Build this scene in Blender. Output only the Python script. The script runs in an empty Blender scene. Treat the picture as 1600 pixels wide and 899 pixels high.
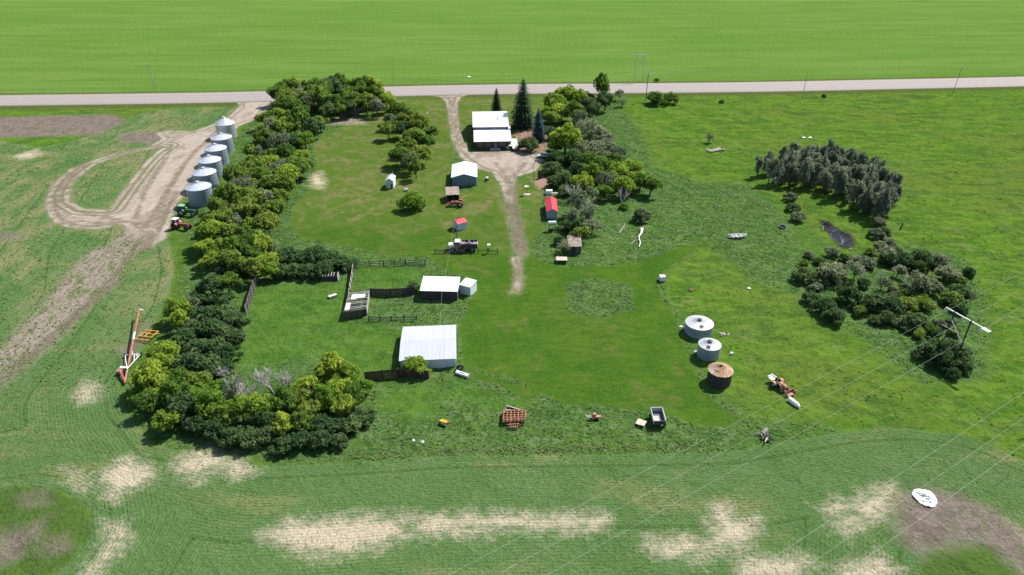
import bpy, math, random
import numpy as np
from mathutils import Vector, noise as mnoise

# ------------------------------------------------------------------ camera, world, sun
SC = bpy.context.scene
COL = SC.collection
FPX, PITCH, CAMH = 1090.0, math.radians(30), 72.0     # focal length in photo pixels, downward pitch, drone height
cam = bpy.data.cameras.new("camera")
cam.sensor_width = 36
cam.lens = 36 * FPX / 1600
cam.clip_start, cam.clip_end = 1, 20000
camo = bpy.data.objects.new("camera", cam)
camo.location = (0, 0, CAMH)
camo.rotation_euler = (math.radians(90) - PITCH, 0, 0)
COL.objects.link(camo)
SC.camera = camo

SUN_EL, SUN_AZ = math.radians(49), math.radians(47)   # azimuth from +Y towards +X
w = bpy.data.worlds.new("World")
SC.world = w
w.use_nodes = True
nt = w.node_tree
sky = nt.nodes.new("ShaderNodeTexSky")
sky.sky_type = 'NISHITA'
sky.sun_disc = False
sky.sun_elevation = SUN_EL
sky.sun_rotation = SUN_AZ
nt.links.new(sky.outputs[0], nt.nodes["Background"].inputs[0])
nt.nodes["Background"].inputs[1].default_value = 0.105
sl = bpy.data.lights.new("sun", 'SUN')
sl.energy = 4.8
sl.angle = math.radians(0.5)
sl.color = (1.0, 0.955, 0.88)
so = bpy.data.objects.new("sun", sl)
so.rotation_euler = Vector((-math.cos(SUN_EL) * math.sin(SUN_AZ), -math.cos(SUN_EL) * math.cos(SUN_AZ), -math.sin(SUN_EL))).to_track_quat('-Z', 'Y').to_euler()
COL.objects.link(so)
SC.view_settings.view_transform = 'Standard'
SC.view_settings.look = 'None'
SC.view_settings.exposure = 0.56
SC.view_settings.gamma = 1.0
SC.cycles.max_bounces = 5
SC.cycles.diffuse_bounces = 2
SC.cycles.transparent_max_bounces = 4

R = random.Random(7)
RS = np.random.RandomState(7)
sin, cos, pi = math.sin, math.cos, math.pi


def G(px, py, z=0.0):
    """a place on the photograph (1600x899) -> the point of the place at height z"""
    x, y = (px - 800) / FPX, (py - 449.5) / FPX
    d = (x, cos(PITCH) - y * sin(PITCH), -sin(PITCH) - y * cos(PITCH))
    t = (CAMH - z) / -d[2]
    return Vector((d[0] * t, d[1] * t, z))


def mpp(p):
    """metres per photo pixel at a point"""
    return (p[1] * cos(PITCH) - (p[2] - CAMH) * sin(PITCH)) / FPX


# ------------------------------------------------------------------ materials
def N(nt, typ, **kw):
    n = nt.nodes.new(typ)
    for k, v in kw.items():
        setattr(n, k, v)
    return n


def mat(name, base, rough=0.6, metal=0.0, var=0.18, scale=1.2, stain=None, stain_amt=0.3, streak=(1, 1, 1), bump=0.0, spec=0.4):
    m = bpy.data.materials.new(name)
    m.use_nodes = True
    t = m.node_tree
    b = t.nodes["Principled BSDF"]
    tc = N(t, "ShaderNodeTexCoord")
    mp = N(t, "ShaderNodeMapping")
    mp.inputs["Scale"].default_value = streak
    t.links.new(tc.outputs["Object"], mp.inputs[0])
    n1 = N(t, "ShaderNodeTexNoise")
    n1.inputs["Scale"].default_value = scale
    n1.inputs["Detail"].default_value = 5
    t.links.new(mp.outputs[0], n1.inputs[0])
    oi = N(t, "ShaderNodeObjectInfo")
    ma = N(t, "ShaderNodeMath", operation='MULTIPLY_ADD')
    t.links.new(oi.outputs["Random"], ma.inputs[0])
    ma.inputs[1].default_value = 0.35
    t.links.new(n1.outputs[0], ma.inputs[2])
    rp = N(t, "ShaderNodeMapRange")
    rp.inputs[1].default_value, rp.inputs[2].default_value = 0.35, 0.95
    t.links.new(ma.outputs[0], rp.inputs[0])
    mx = N(t, "ShaderNodeMix", data_type='RGBA')
    mx.inputs[6].default_value = [c * (1 - var) for c in base] + [1]
    mx.inputs[7].default_value = [min(c * (1 + var), 0.9) for c in base] + [1]
    t.links.new(rp.outputs[0], mx.inputs[0])
    out = mx.outputs[2]
    if stain:
        n2 = N(t, "ShaderNodeTexNoise")
        n2.inputs["Scale"].default_value = scale * 0.6
        n2.inputs["Detail"].default_value = 6
        n2.inputs["Roughness"].default_value = 0.7
        t.links.new(mp.outputs[0], n2.inputs[0])
        r2 = N(t, "ShaderNodeMapRange")
        r2.inputs[1].default_value, r2.inputs[2].default_value = 0.62 - stain_amt * 0.4, 0.72 - stain_amt * 0.3
        t.links.new(n2.outputs[0], r2.inputs[0])
        m2 = N(t, "ShaderNodeMix", data_type='RGBA')
        t.links.new(r2.outputs[0], m2.inputs[0])
        t.links.new(out, m2.inputs[6])
        m2.inputs[7].default_value = list(stain) + [1]
        out = m2.outputs[2]
    t.links.new(out, b.inputs["Base Color"])
    b.inputs["Roughness"].default_value = rough
    b.inputs["Metallic"].default_value = metal
    b.inputs["Specular IOR Level"].default_value = spec
    if bump:
        bp = N(t, "ShaderNodeBump")
        bp.inputs["Strength"].default_value = bump
        bp.inputs["Distance"].default_value = 0.05
        t.links.new(n1.outputs[0], bp.inputs["Height"])
        t.links.new(bp.outputs[0], b.inputs["Normal"])
    return m


def leafmat(name, dark, light, trans=0.35, tint=None):
    m = bpy.data.materials.new(name)
    m.use_nodes = True
    t = m.node_tree
    t.nodes.remove(t.nodes["Principled BSDF"])
    at = N(t, "ShaderNodeAttribute", attribute_name="tone")
    oi = N(t, "ShaderNodeObjectInfo")
    mx = N(t, "ShaderNodeMix", data_type='RGBA')
    mx.inputs[6].default_value = list(dark) + [1]
    mx.inputs[7].default_value = list(light) + [1]
    t.links.new(at.outputs["Fac"], mx.inputs[0])
    hs = N(t, "ShaderNodeHueSaturation")
    mr = N(t, "ShaderNodeMapRange")
    mr.inputs[3].default_value, mr.inputs[4].default_value = 0.488, 0.532
    t.links.new(oi.outputs["Random"], mr.inputs[0])
    t.links.new(mr.outputs[0], hs.inputs["Hue"])
    mv = N(t, "ShaderNodeMapRange")
    mv.inputs[3].default_value, mv.inputs[4].default_value = 1.25, 0.75
    t.links.new(oi.outputs["Random"], mv.inputs[0])
    t.links.new(mv.outputs[0], hs.inputs["Value"])
    t.links.new(mx.outputs[2], hs.inputs["Color"])
    d = N(t, "ShaderNodeBsdfDiffuse")
    tr = N(t, "ShaderNodeBsdfTranslucent")
    ms = N(t, "ShaderNodeMixShader")
    ms.inputs[0].default_value = trans
    geo = N(t, "ShaderNodeNewGeometry")
    up = N(t, "ShaderNodeMix", data_type='VECTOR')
    up.inputs[0].default_value = .58
    t.links.new(geo.outputs["Normal"], up.inputs[4])
    up.inputs[5].default_value = (0, 0, 1)
    nm = N(t, "ShaderNodeVectorMath", operation='NORMALIZE')
    t.links.new(up.outputs[1], nm.inputs[0])
    t.links.new(nm.outputs[0], d.inputs["Normal"])
    t.links.new(hs.outputs[0], d.inputs[0])
    t.links.new(hs.outputs[0], tr.inputs[0])
    t.links.new(d.outputs[0], ms.inputs[1])
    t.links.new(tr.outputs[0], ms.inputs[2])
    t.links.new(ms.outputs[0], t.nodes["Material Output"].inputs[0])
    return m


def tuftmat(name):
    m = bpy.data.materials.new(name)
    m.use_nodes = True
    t = m.node_tree
    t.nodes.remove(t.nodes["Principled BSDF"])
    at = N(t, "ShaderNodeAttribute", attribute_name="hue")
    geo = N(t, "ShaderNodeNewGeometry")
    up = N(t, "ShaderNodeMix", data_type='VECTOR')
    up.inputs[0].default_value = .88
    t.links.new(geo.outputs["Normal"], up.inputs[4])
    up.inputs[5].default_value = (0, 0, 1)
    nm = N(t, "ShaderNodeVectorMath", operation='NORMALIZE')
    t.links.new(up.outputs[1], nm.inputs[0])
    d = N(t, "ShaderNodeBsdfDiffuse")
    t.links.new(at.outputs["Color"], d.inputs[0])
    t.links.new(nm.outputs[0], d.inputs["Normal"])
    t.links.new(d.outputs[0], t.nodes["Material Output"].inputs[0])
    return m


M = dict(
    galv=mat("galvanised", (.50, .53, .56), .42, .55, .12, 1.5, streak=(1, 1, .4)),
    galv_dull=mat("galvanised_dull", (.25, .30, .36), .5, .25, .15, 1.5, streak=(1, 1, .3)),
    galv_roof=mat("galvanised_roof", (.57, .60, .64), .5, .3, .10, 1.2),
    bin_roof=mat("white_zinc_roof", (.52, .53, .56), .55, .1, .10, 1.2, stain=(.34, .34, .36), stain_amt=.12),
    rust_roof=mat("rusty_roof", (.42, .24, .13), .7, .1, .25, .9, stain=(.55, .44, .34), stain_amt=.45),
    old_wood=mat("weathered_boards", (.115, .10, .095), .85, 0, .35, 3, streak=(4, 4, .3), bump=.3),
    dark_wood=mat("dark_boards", (.05, .042, .042), .85, 0, .4, 3, streak=(4, 4, .3), bump=.3),
    red_wood=mat("red_brown_boards", (.055, .034, .028), .85, 0, .4, 3, streak=(4, 4, .3), bump=.3),
    grey_wood=mat("silver_boards", (.36, .33, .31), .85, 0, .25, 3, streak=(4, 4, .3), bump=.3),
    brown_roof=mat("brown_shingle", (.27, .20, .165), .85, 0, .3, 2.2, stain=(.40, .32, .27), stain_amt=.35),
    mossy_roof=mat("mossy_boards", (.30, .24, .20), .9, 0, .3, 1.6, stain=(.16, .12, .11), stain_amt=.4),
    white_metal=mat("white_sheet_metal", (.80, .80, .80), .38, 0, .04, .8, stain=(.72, .72, .73), stain_amt=.3, streak=(3, .25, 1)),
    barn_roof=mat("weathered_white_sheet", (.50, .52, .56), .55, .05, .06, .8, stain=(.44, .46, .51), stain_amt=.4, streak=(5, .2, 1)),
    white=mat("white_paint", (.78, .78, .77), .5, 0, .06, 1.0),
    pale=mat("pale_paint", (.60, .61, .60), .6, 0, .1, 1.5),
    bluegrey=mat("blue_grey_siding", (.30, .36, .42), .6, 0, .08, 1.0),
    slate=mat("slate_siding", (.15, .185, .23), .6, 0, .08, 1.0),
    palewall=mat("pale_blue_siding", (.50, .55, .60), .55, 0, .06, 1.0),
    red_roof=mat("red_sheet_metal", (.52, .035, .055), .45, 0, .1, 1.0),
    brick=mat("brown_siding", (.075, .052, .045), .8, 0, .2, 2.0),
    glass=mat("window_glass", (.03, .035, .04), .1, 0, .1, 1.0, spec=.8),
    dark=mat("dark_metal", (.03, .03, .033), .6, .2, .25, 2.0),
    black=mat("black_rubber", (.02, .02, .02), .85, 0, .3, 2.0),
    green=mat("green_paint", (.025, .11, .05), .55, 0, .25, 2.0, stain=(.07, .13, .09), stain_amt=.35),
    palegreen=mat("faded_green_paint", (.24, .42, .28), .5, 0, .15, 2.0),
    red=mat("red_paint", (.34, .055, .05), .5, 0, .25, 1.5, stain=(.42, .19, .16), stain_amt=.4),
    orange=mat("orange_paint", (.42, .14, .06), .65, 0, .25, 1.5, stain=(.40, .25, .18), stain_amt=.5),
    redorange=mat("faded_red_paint", (.32, .08, .05), .6, 0, .25, 1.5, stain=(.36, .20, .15), stain_amt=.45),
    yellow=mat("yellow_paint", (.62, .36, .05), .55, 0, .2, 1.5, stain=(.45, .22, .08), stain_amt=.3),
    lumber=mat("orange_frames", (.44, .21, .09), .75, 0, .3, 2.0, stain=(.22, .10, .06), stain_amt=.5),
    plywood=mat("plywood", (.52, .43, .36), .8, 0, .15, 1.5),
    tan=mat("tan_floor", (.50, .42, .36), .8, 0, .15, 1.5),
    navy=mat("dark_blue_box", (.06, .065, .09), .6, .1, .2, 1.5),
    steel=mat("pale_steel", (.45, .48, .50), .5, .3, .15, 1.5),
    pole=mat("pole_wood", (.17, .155, .14), .85, 0, .2, 2.0),
    greypole=mat("grey_pole_wood", (.30, .30, .28), .85, 0, .2, 2.0),
    wire=mat("bare_wire", (.40, .43, .38), .6, .0, .1, 1.0),
    stone=mat("field_stone", (.42, .39, .34), .85, 0, .25, 1.5, bump=.3),
    concrete=mat("concrete", (.55, .52, .48), .85, 0, .15, 1.5),
    bark=mat("bark", (.10, .085, .07), .9, 0, .3, 2.0),
    deadwood=mat("dead_wood", (.50, .47, .44), .85, 0, .2, 2.0, stain=(.38, .28, .20), stain_amt=.25),
    birch=mat("bleached_wood", (.66, .63, .58), .8, 0, .15, 2.0),
    scrapc=mat("mixed_scrap", (.30, .25, .28), .8, .1, .8, 3.5),
    roadm=None, water=None,
    leaf_g=leafmat("leaf_green", (.085, .138, .024), (.285, .400, .078), .52),
    leaf_y=leafmat("leaf_yellow_green", (.150, .225, .028), (.380, .510, .076), .52),
    leaf_d=leafmat("leaf_dark", (.046, .090, .030), (.155, .228, .085), .42),
    leaf_s=leafmat("leaf_grey", (.125, .165, .085), (.310, .350, .200), .45),
    leaf_p=leafmat("leaf_poplar", (.095, .140, .075), (.380, .430, .290), .45),
    leaf_k=leafmat("needle_dark", (.020, .044, .024), (.055, .090, .048), .15),
    leaf_b=leafmat("needle_blue", (.030, .066, .070), (.085, .145, .145), .15),
    tuft=tuftmat("tuft"),
)


# ------------------------------------------------------------------ mesh builder
class MB:
    def __init__(s):
        s.v, s.f = [], []

    def add(s, vs, fs):
        o = len(s.v)
        s.v += [tuple(v) for v in vs]
        s.f += [tuple(i + o for i in f) for f in fs]
        return s

    def box(s, c, d, rz=0, rx=0, ry=0):
        x, y, z = d[0] / 2, d[1] / 2, d[2] / 2
        vs = []
        for k in ((-x, -y, -z), (x, -y, -z), (x, y, -z), (-x, y, -z), (-x, -y, z), (x, -y, z), (x, y, z), (-x, y, z)):
            v = Vector(k)
            if rx or ry:
                v = Vector((v.x, v.y * cos(rx) - v.z * sin(rx), v.y * sin(rx) + v.z * cos(rx)))
                v = Vector((v.x * cos(ry) + v.z * sin(ry), v.y, -v.x * sin(ry) + v.z * cos(ry)))
            vs.append((v.x * cos(rz) - v.y * sin(rz) + c[0], v.x * sin(rz) + v.y * cos(rz) + c[1], v.z + c[2]))
        return s.add(vs, [(3, 2, 1, 0), (4, 5, 6, 7), (0, 1, 5, 4), (1, 2, 6, 5), (2, 3, 7, 6), (3, 0, 4, 7)])

    def rod(s, a, b, r0, r1=None, n=6):
        a, b = Vector(a), Vector(b)
        r1 = r0 if r1 is None else r1
        d = (b - a).normalized()
        u = d.cross(Vector((0, 0, 1)) if abs(d.z) < .95 else Vector((1, 0, 0))).normalized()
        v = d.cross(u)
        vs = [a + u * (r0 * cos(2 * pi * i / n)) + v * (r0 * sin(2 * pi * i / n)) for i in range(n)]
        vs += [b + u * (r1 * cos(2 * pi * i / n)) + v * (r1 * sin(2 * pi * i / n)) for i in range(n)]
        fs = [(i, i + n, (i + 1) % n + n, (i + 1) % n) for i in range(n)] + [tuple(range(n)), tuple(range(2 * n - 1, n - 1, -1))]
        return s.add(vs, fs)

    def beam(s, a, b, wd, ht):
        a, b = Vector(a), Vector(b)
        d = (b - a).normalized()
        u = d.cross(Vector((0, 0, 1)) if abs(d.z) < .95 else Vector((1, 0, 0))).normalized() * wd / 2
        v = u.cross(d).normalized() * ht / 2
        vs = [a - u - v, a + u - v, a + u + v, a - u + v, b - u - v, b + u - v, b + u + v, b - u + v]
        return s.add(vs, [(0, 1, 2, 3), (7, 6, 5, 4), (0, 4, 5, 1), (1, 5, 6, 2), (2, 6, 7, 3), (3, 7, 4, 0)])

    def lathe(s, prof, n=32, c=(0, 0, 0), wob=None):
        vs, fs = [], []
        for j, (r, z) in enumerate(prof):
            for i in range(n):
                a = 2 * pi * i / n
                q = r if wob is None else r * wob(i, j)
                vs.append((c[0] + q * cos(a), c[1] + q * sin(a), c[2] + z))
        for j in range(len(prof) - 1):
            for i in range(n):
                k = (i + 1) % n
                fs.append((j * n + i, j * n + k, (j + 1) * n + k, (j + 1) * n + i))
        return s.add(vs, fs)

    def quad(s, *p):
        return s.add(p, [tuple(range(len(p)))])

    def slab(s, p, t):
        """four corners + thickness downwards"""
        lo = [(q[0], q[1], q[2] - t) for q in p]
        n = len(p)
        return s.add(list(p) + lo, [tuple(range(n)), tuple(range(2 * n - 1, n - 1, -1))] + [(i, i + n, (i + 1) % n + n, (i + 1) % n) for i in range(n)])

    def wheel(s, c, r, wd, ax='y', n=16, hole=.55):
        prof = [(hole, -.5), (.93, -.5), (1, -.3), (1, .3), (.93, .5), (hole, .5), (hole, -.5)]
        vs, fs = [], []
        for q, h in prof:
            for i in range(n):
                a = 2 * pi * i / n
                p = (r * q * cos(a), h * wd, r * q * sin(a))
                if ax == 'x':
                    p = (p[1], p[0], p[2])
                if ax == 'z':
                    p = (p[0], p[2], p[1])
                vs.append((c[0] + p[0], c[1] + p[1], c[2] + p[2]))
        for j in range(len(prof) - 1):
            for i in range(n):
                k = (i + 1) % n
                fs.append((j * n + i, j * n + k, (j + 1) * n + k, (j + 1) * n + i))
        return s.add(vs, fs)

    def mesh(s, name, m, smooth=False):
        me = bpy.data.meshes.new(name)
        me.from_pydata(s.v, [], s.f)
        me.materials.append(m)
        if smooth:
            me.shade_smooth()
            me.set_sharp_from_angle(angle=math.radians(40))
        return me

    def build(s, name, m, parent=None, smooth=False, label=None):
        o = bpy.data.objects.new(name, s.mesh(name, m, smooth))
        COL.objects.link(o)
        if parent:
            o.parent = parent
        if label:
            o['label'] = label
        return o


def thing(name, label, cat, loc=(0, 0, 0), rz=0, group=None):
    o = bpy.data.objects.new(name, None)
    o.empty_display_size = .5
    COL.objects.link(o)
    o.location = loc
    o.rotation_euler = (0, 0, rz)
    o['label'], o['category'] = label, cat
    if group:
        o['group'] = group
    return o


def put(name, me, parent, loc=(0, 0, 0), rz=0, scale=None, rot=None):
    o = bpy.data.objects.new(name, me)
    COL.objects.link(o)
    o.parent = parent
    o.location = loc
    o.rotation_euler = rot or (0, 0, rz)
    if scale:
        o.scale = scale
    return o


def dup(root, loc, rz, label, group=None):
    r = root.copy()
    COL.objects.link(r)
    r.location = loc
    r.rotation_euler = (0, 0, rz)
    r['label'] = label
    if group:
        r['group'] = group
    for ch in list(root.children):
        c = ch.copy()
        COL.objects.link(c)
        c.parent = r
        for g in ch.children:
            d = g.copy()
            COL.objects.link(d)
            d.parent = c
    return r


# ------------------------------------------------------------------ zones of the ground, outlined on the photograph
def P(*pts):
    return np.array([G(x, y)[:2] for x, y in pts])


Z = dict(
    crop=[P((-260, 190), (-40, 212), (60, 232), (140, 214), (185, 190), (240, 172), (330, 163), (372, 166), (345, 190), (318, 200), (290, 270), (262, 370), (272, 420), (262, 470), (222, 545), (186, 600),
            (196, 640), (240, 695), (330, 712), (420, 728), (560, 722), (700, 712), (1000, 709), (1141, 706), (1229, 690), (1316, 675), (1397, 669), (1489, 677), (1549, 696),
            (1600, 721), (1900, 830), (2200, 1250), (-700, 1250))],
    mown=[P((614, 151), (688, 151), (699, 170), (703, 215), (712, 240), (704, 260), (700, 300), (735, 300), (752, 285), (745, 266), (760, 262), (779, 290), (795, 345), (801, 400), (816, 402), (822, 392), (814, 345),
            (804, 300), (806, 284), (838, 270), (848, 250), (866, 262), (856, 290), (846, 310), (845, 345), (850, 360), (832, 375), (828, 396), (850, 410), (885, 417), (950, 416), (1005, 408), (1060, 388), (1100, 372), (1082, 392), (1036, 425),
            (1027, 440), (1034, 466), (1052, 490), (1064, 520), (1077, 560), (1095, 600), (1108, 622), (1135, 643), (1168, 655), (1135, 668), (1085, 664),
            (1060, 652), (1000, 642), (940, 634), (880, 632), (838, 610), (800, 588), (738, 578), (722, 570), (718, 510), (738, 465), (735, 432), (700, 425), (668, 400), (620, 402), (560, 388), (470, 372), (454, 352), (458, 325), (482, 298), (494, 262), (490, 225), (512, 205), (562, 190), (600, 166)),
          P((718, 152), (800, 149), (862, 151), (852, 172), (840, 198), (800, 200), (738, 212), (734, 234), (722, 215), (716, 185)),
          P((722, 575), (840, 612), (838, 628), (770, 600), (735, 590))],
    weedlump=[P((884, 442), (935, 434), (985, 445), (992, 485), (960, 490), (940, 497), (886, 488))],
    weeds=[P((430, 150), (610, 151), (612, 160), (900, 152), (960, 158), (1000, 205), (1022, 260), (1090, 285), (1180, 290), (1250, 335), (1292, 390), (1275, 470), (1180, 440), (1095, 375), (1040, 425), (1040, 460), (1068, 500), (1110, 600), (1172, 655),
             (1280, 660), (1316, 676), (1230, 692), (1140, 708), (1000, 712), (700, 715), (560, 724), (420, 730), (330, 714), (240, 697), (196, 640), (186, 600), (222, 545), (270, 470), (275, 400), (285, 345), (335, 260), (385, 190)),
           P((1240, 400), (1330, 400), (1420, 380), (1500, 400), (1540, 460), (1545, 590), (1440, 600), (1330, 520), (1250, 480))],
    gravel=[P((368, 156), (440, 152), (424, 166), (404, 186), (374, 197), (358, 224), (330, 262), (300, 296), (280, 318), (268, 352), (262, 372), (240, 384), (214, 372), (192, 352), (150, 359), (108, 358), (80, 347), (68, 322), (78, 290), (108, 264), (165, 243), (236, 227), (252, 217), (240, 208), (268, 203), (300, 206), (345, 190), (372, 168)),
            P((660, 147), (745, 146), (722, 151), (716, 160), (716, 182), (719, 202), (724, 216), (736, 238), (760, 236), (800, 234), (836, 240), (850, 250), (838, 268), (808, 277), (803, 300), (804, 318), (792, 318), (784, 300), (779, 288), (768, 270), (744, 264), (718, 246), (708, 226), (703, 210), (700, 185), (697, 162), (690, 153)),
            P((795, 400), (814, 400), (816, 440), (812, 460), (798, 458), (806, 430))],
    lane=[P((262, 368), (240, 388), (214, 395), (196, 412), (188, 440), (130, 492), (62, 560), (0, 614), (-60, 660), (-60, 590), (0, 535), (50, 490), (98, 432), (138, 392), (172, 380), (195, 352)),
          P((785, 296), (804, 296), (810, 330), (817, 362), (823, 394), (815, 410), (817, 440), (814, 461), (799, 460), (805, 430), (801, 398), (797, 365), (790, 330)),
          P((640, 155), (600, 160), (560, 175), (575, 195), (505, 196), (540, 172))],
    lush=[P((392, 452), (540, 440), (540, 500), (575, 506), (640, 520), (618, 580), (560, 588), (480, 556), (400, 582), (372, 566), (384, 500)), P((282, 366), (300, 380), (296, 412), (282, 440), (276, 470), (240, 532), (206, 580), (196, 586), (226, 530), (262, 450), (272, 400)),
          P((590, 640), (600, 604), (680, 600), (688, 640), (640, 660)), P((550, 415), (660, 420), (650, 450), (560, 452)), P((1180, 300), (1250, 320), (1270, 370), (1290, 410), (1262, 400), (1235, 345)), P((705, 590), (830, 630), (780, 640), (700, 620))],
    island=[P((110, 300), (124, 277), (152, 256), (200, 240), (258, 229), (240, 240), (222, 258), (196, 290), (168, 328), (132, 326), (112, 314))],
    tan=[P((112, 613), (134, 595), (156, 604), (151, 625), (130, 632)),
         P((155, 745), (175, 725), (205, 711), (242, 735), (236, 756), (200, 766), (182, 786), (165, 770)),
         P((95, 735), (115, 740), (135, 765), (122, 762)),
         P((163, 820), (186, 814), (202, 842), (182, 866), (152, 900), (118, 915), (150, 870), (168, 846)),
         P((405, 833), (450, 814), (560, 807), (622, 804), (632, 815), (642, 838), (600, 851), (540, 869), (470, 867), (428, 851)),
         P((636, 806), (740, 803), (932, 802), (955, 812), (942, 828), (880, 831), (790, 826), (740, 836), (650, 836)),
         P((1114, 790), (1130, 784), (1146, 804), (1182, 810), (1186, 830), (1156, 866), (1120, 850), (1111, 820)),
         P((1280, 792), (1330, 780), (1394, 754), (1402, 770), (1392, 800), (1352, 820), (1322, 842), (1298, 820), (1340, 800), (1290, 800)),
         P((1148, 872), (1262, 868), (1272, 886), (1240, 910), (1160, 915)),
         P((1310, 885), (1380, 868), (1402, 890), (1395, 920), (1300, 920)),
         P((280, 713), (340, 700), (402, 736), (380, 746), (330, 735), (312, 752), (268, 735)),
         P((1010, 845), (1080, 838), (1130, 850), (1100, 872), (1020, 868)),
         P((1540, 800), (1610, 840), (1640, 880), (1600, 872)),
         P((484, 275), (500, 268), (510, 285), (503, 296), (486, 292)),
         P((20, 245), (60, 232), (66, 242), (38, 252))],
    grey=[P((1396, 778), (1440, 759), (1492, 768), (1542, 790), (1604, 835), (1660, 900), (1600, 900), (1540, 852), (1480, 858), (1440, 872), (1410, 852), (1392, 820)),
          P((-10, 832), (40, 825), (76, 808), (62, 842), (32, 868), (12, 884), (-10, 880)), P((28, 776), (62, 768), (78, 786), (50, 792)),
          P((-60, 186), (60, 181), (176, 179), (200, 190), (150, 212), (60, 214), (-60, 218)), P((185, 208), (250, 205), (270, 214), (238, 226), (190, 222)), P((60, 850), (100, 838), (110, 855), (80, 870)),
          P((-20, 370), (20, 360), (34, 370), (5, 378)), P((185, 545), (214, 530), (222, 508), (232, 500), (226, 530), (196, 570))],
    past=[P((-20, 770), (40, 761), (92, 768), (138, 795), (142, 832), (112, 872), (70, 905), (-30, 915)), P((1440, 872), (1480, 858), (1540, 852), (1590, 900), (1620, 960), (1450, 950))],
    mud=[P((1277, 342), (1292, 343), (1304, 350), (1318, 360), (1334, 366), (1340, 382), (1334, 392), (1318, 390), (1304, 382), (1293, 368), (1281, 356))],
    dirt=[P((217, 290), (228, 286), (240, 287), (242, 292), (228, 296)), P((805, 202), (850, 198), (856, 226), (848, 240), (806, 236)), P((830, 282), (850, 276), (862, 286), (846, 298))],
)
ROADC = [(-420, 162), (-150, 160), (0, 157.5), (200, 155), (400, 151.3), (600, 143.6), (800, 139.7), (1000, 138.2), (1200, 135.9), (1400, 131.9), (1600, 127.6), (1900, 119.5), (2300, 107)]
RC = np.array([G(x, y)[:2] for x, y in ROADC])


def spline(pts, per=14):
    out = []
    n = len(pts)
    for i in range(n - 1):
        p0, p1, p2, p3 = pts[max(i - 1, 0)], pts[i], pts[i + 1], pts[min(i + 2, n - 1)]
        for k in range(per):
            t = k / per
            out.append(.5 * ((2 * p1) + (-p0 + p2) * t + (2 * p0 - 5 * p1 + 4 * p2 - p3) * t * t + (-p0 + 3 * p1 - 3 * p2 + p3) * t ** 3))
    out.append(pts[-1])
    return np.array(out)


ROAD = spline(RC, 6)


RUT = [[(262, 229), (200, 238), (150, 254), (124, 273), (107, 300), (113, 322), (140, 336), (175, 341), (210, 350), (236, 362)], [(250, 228), (165, 246), (118, 269), (93, 296), (92, 324), (115, 343), (150, 349), (195, 346), (236, 352)],
       [(235, 230), (160, 241), (105, 268), (79, 300), (78, 325), (97, 347), (130, 355), (182, 352)], [(345, 197), (284, 260), (243, 330), (214, 382), (180, 430), (118, 492), (38, 562), (-40, 625)],
       [(330, 215), (300, 240), (262, 300), (238, 362), (205, 420), (152, 468), (62, 548), (-20, 610)], [(276, 300), (254, 342), (228, 392), (196, 440)], [(262, 330), (246, 362)], [(268, 232), (250, 262), (226, 300), (212, 340)],
       [(702, 152), (704, 180), (708, 208), (716, 232), (740, 252)], [(710, 152), (711, 180), (715, 208), (724, 230)], [(792, 290), (797, 320), (806, 360), (810, 400), (806, 440)], [(800, 290), (806, 320), (816, 360), (822, 392)], [(775, 255), (790, 275), (796, 292)], [(820, 255), (806, 272), (800, 290)],
       [(700, 430), (690, 520), (686, 580)], [(470, 330), (500, 300), (540, 250), (560, 205)]]


def segd(X, Y, a, b):
    dx, dy = b[0] - a[0], b[1] - a[1]
    t = np.clip(((X - a[0]) * dx + (Y - a[1]) * dy) / (dx * dx + dy * dy + 1e-9), 0, 1)
    return np.hypot(X - a[0] - t * dx, Y - a[1] - t * dy)


def sdf(X, Y, poly):
    d = np.full(X.shape, 1e9)
    ins = np.zeros(X.shape, bool)
    n = len(poly)
    for i in range(n):
        a, b = poly[i], poly[(i + 1) % n]
        d = np.minimum(d, segd(X, Y, a, b))
        c = ((a[1] > Y) != (b[1] > Y)) & (X < (b[0] - a[0]) * (Y - a[1]) / (b[1] - a[1] + 1e-12) + a[0])
        ins ^= c
    return np.where(ins, d, -d)


def zone(X, Y, name, clip=8.0):
    s = np.full(X.shape, -clip)
    for p in Z[name]:
        x0, y0 = p.min(0) - clip
        x1, y1 = p.max(0) + clip
        k = (X > x0) & (X < x1) & (Y > y0) & (Y < y1)
        if k.any():
            s[k] = np.maximum(s[k], sdf(X[k], Y[k], p))
    return s


def fields(X, Y):
    D = {k: zone(X, Y, k, 60. if k in ('crop', 'past') else 8.) for k in Z}
    ry = np.interp(X, ROAD[:, 0], ROAD[:, 1])
    D['far'] = np.clip(Y - ry - 11.5, -8, 8)
    D['road'] = 9.0 - np.abs(Y - ry)
    D['gravel'] = np.minimum(D['gravel'], -D['island'])
    D['mown'] = np.minimum(D['mown'], -D['weedlump'])
    D['crop'] = np.minimum(D['crop'], -D['past'])
    rt = np.full(X.shape, 9.)
    for q in RUT[:14]:
        w_ = [G(*a) for a in q]
        for a, b in zip(w_[:-1], w_[1:]):
            rt = np.minimum(rt, segd(X, Y, a, b))
    D['rut'] = rt
    D['rowd'] = np.maximum(D['crop'], 0)
    D['crop'] = np.minimum(D['crop'], -np.maximum(D['road'] + 4, -8))
    return D


def steps(lo, hi, fine, mx, grow):
    out, x, s = [], lo, fine
    while x < hi:
        out.append(x)
        x += s
        s = min(s * grow, mx)
    return out


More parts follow.
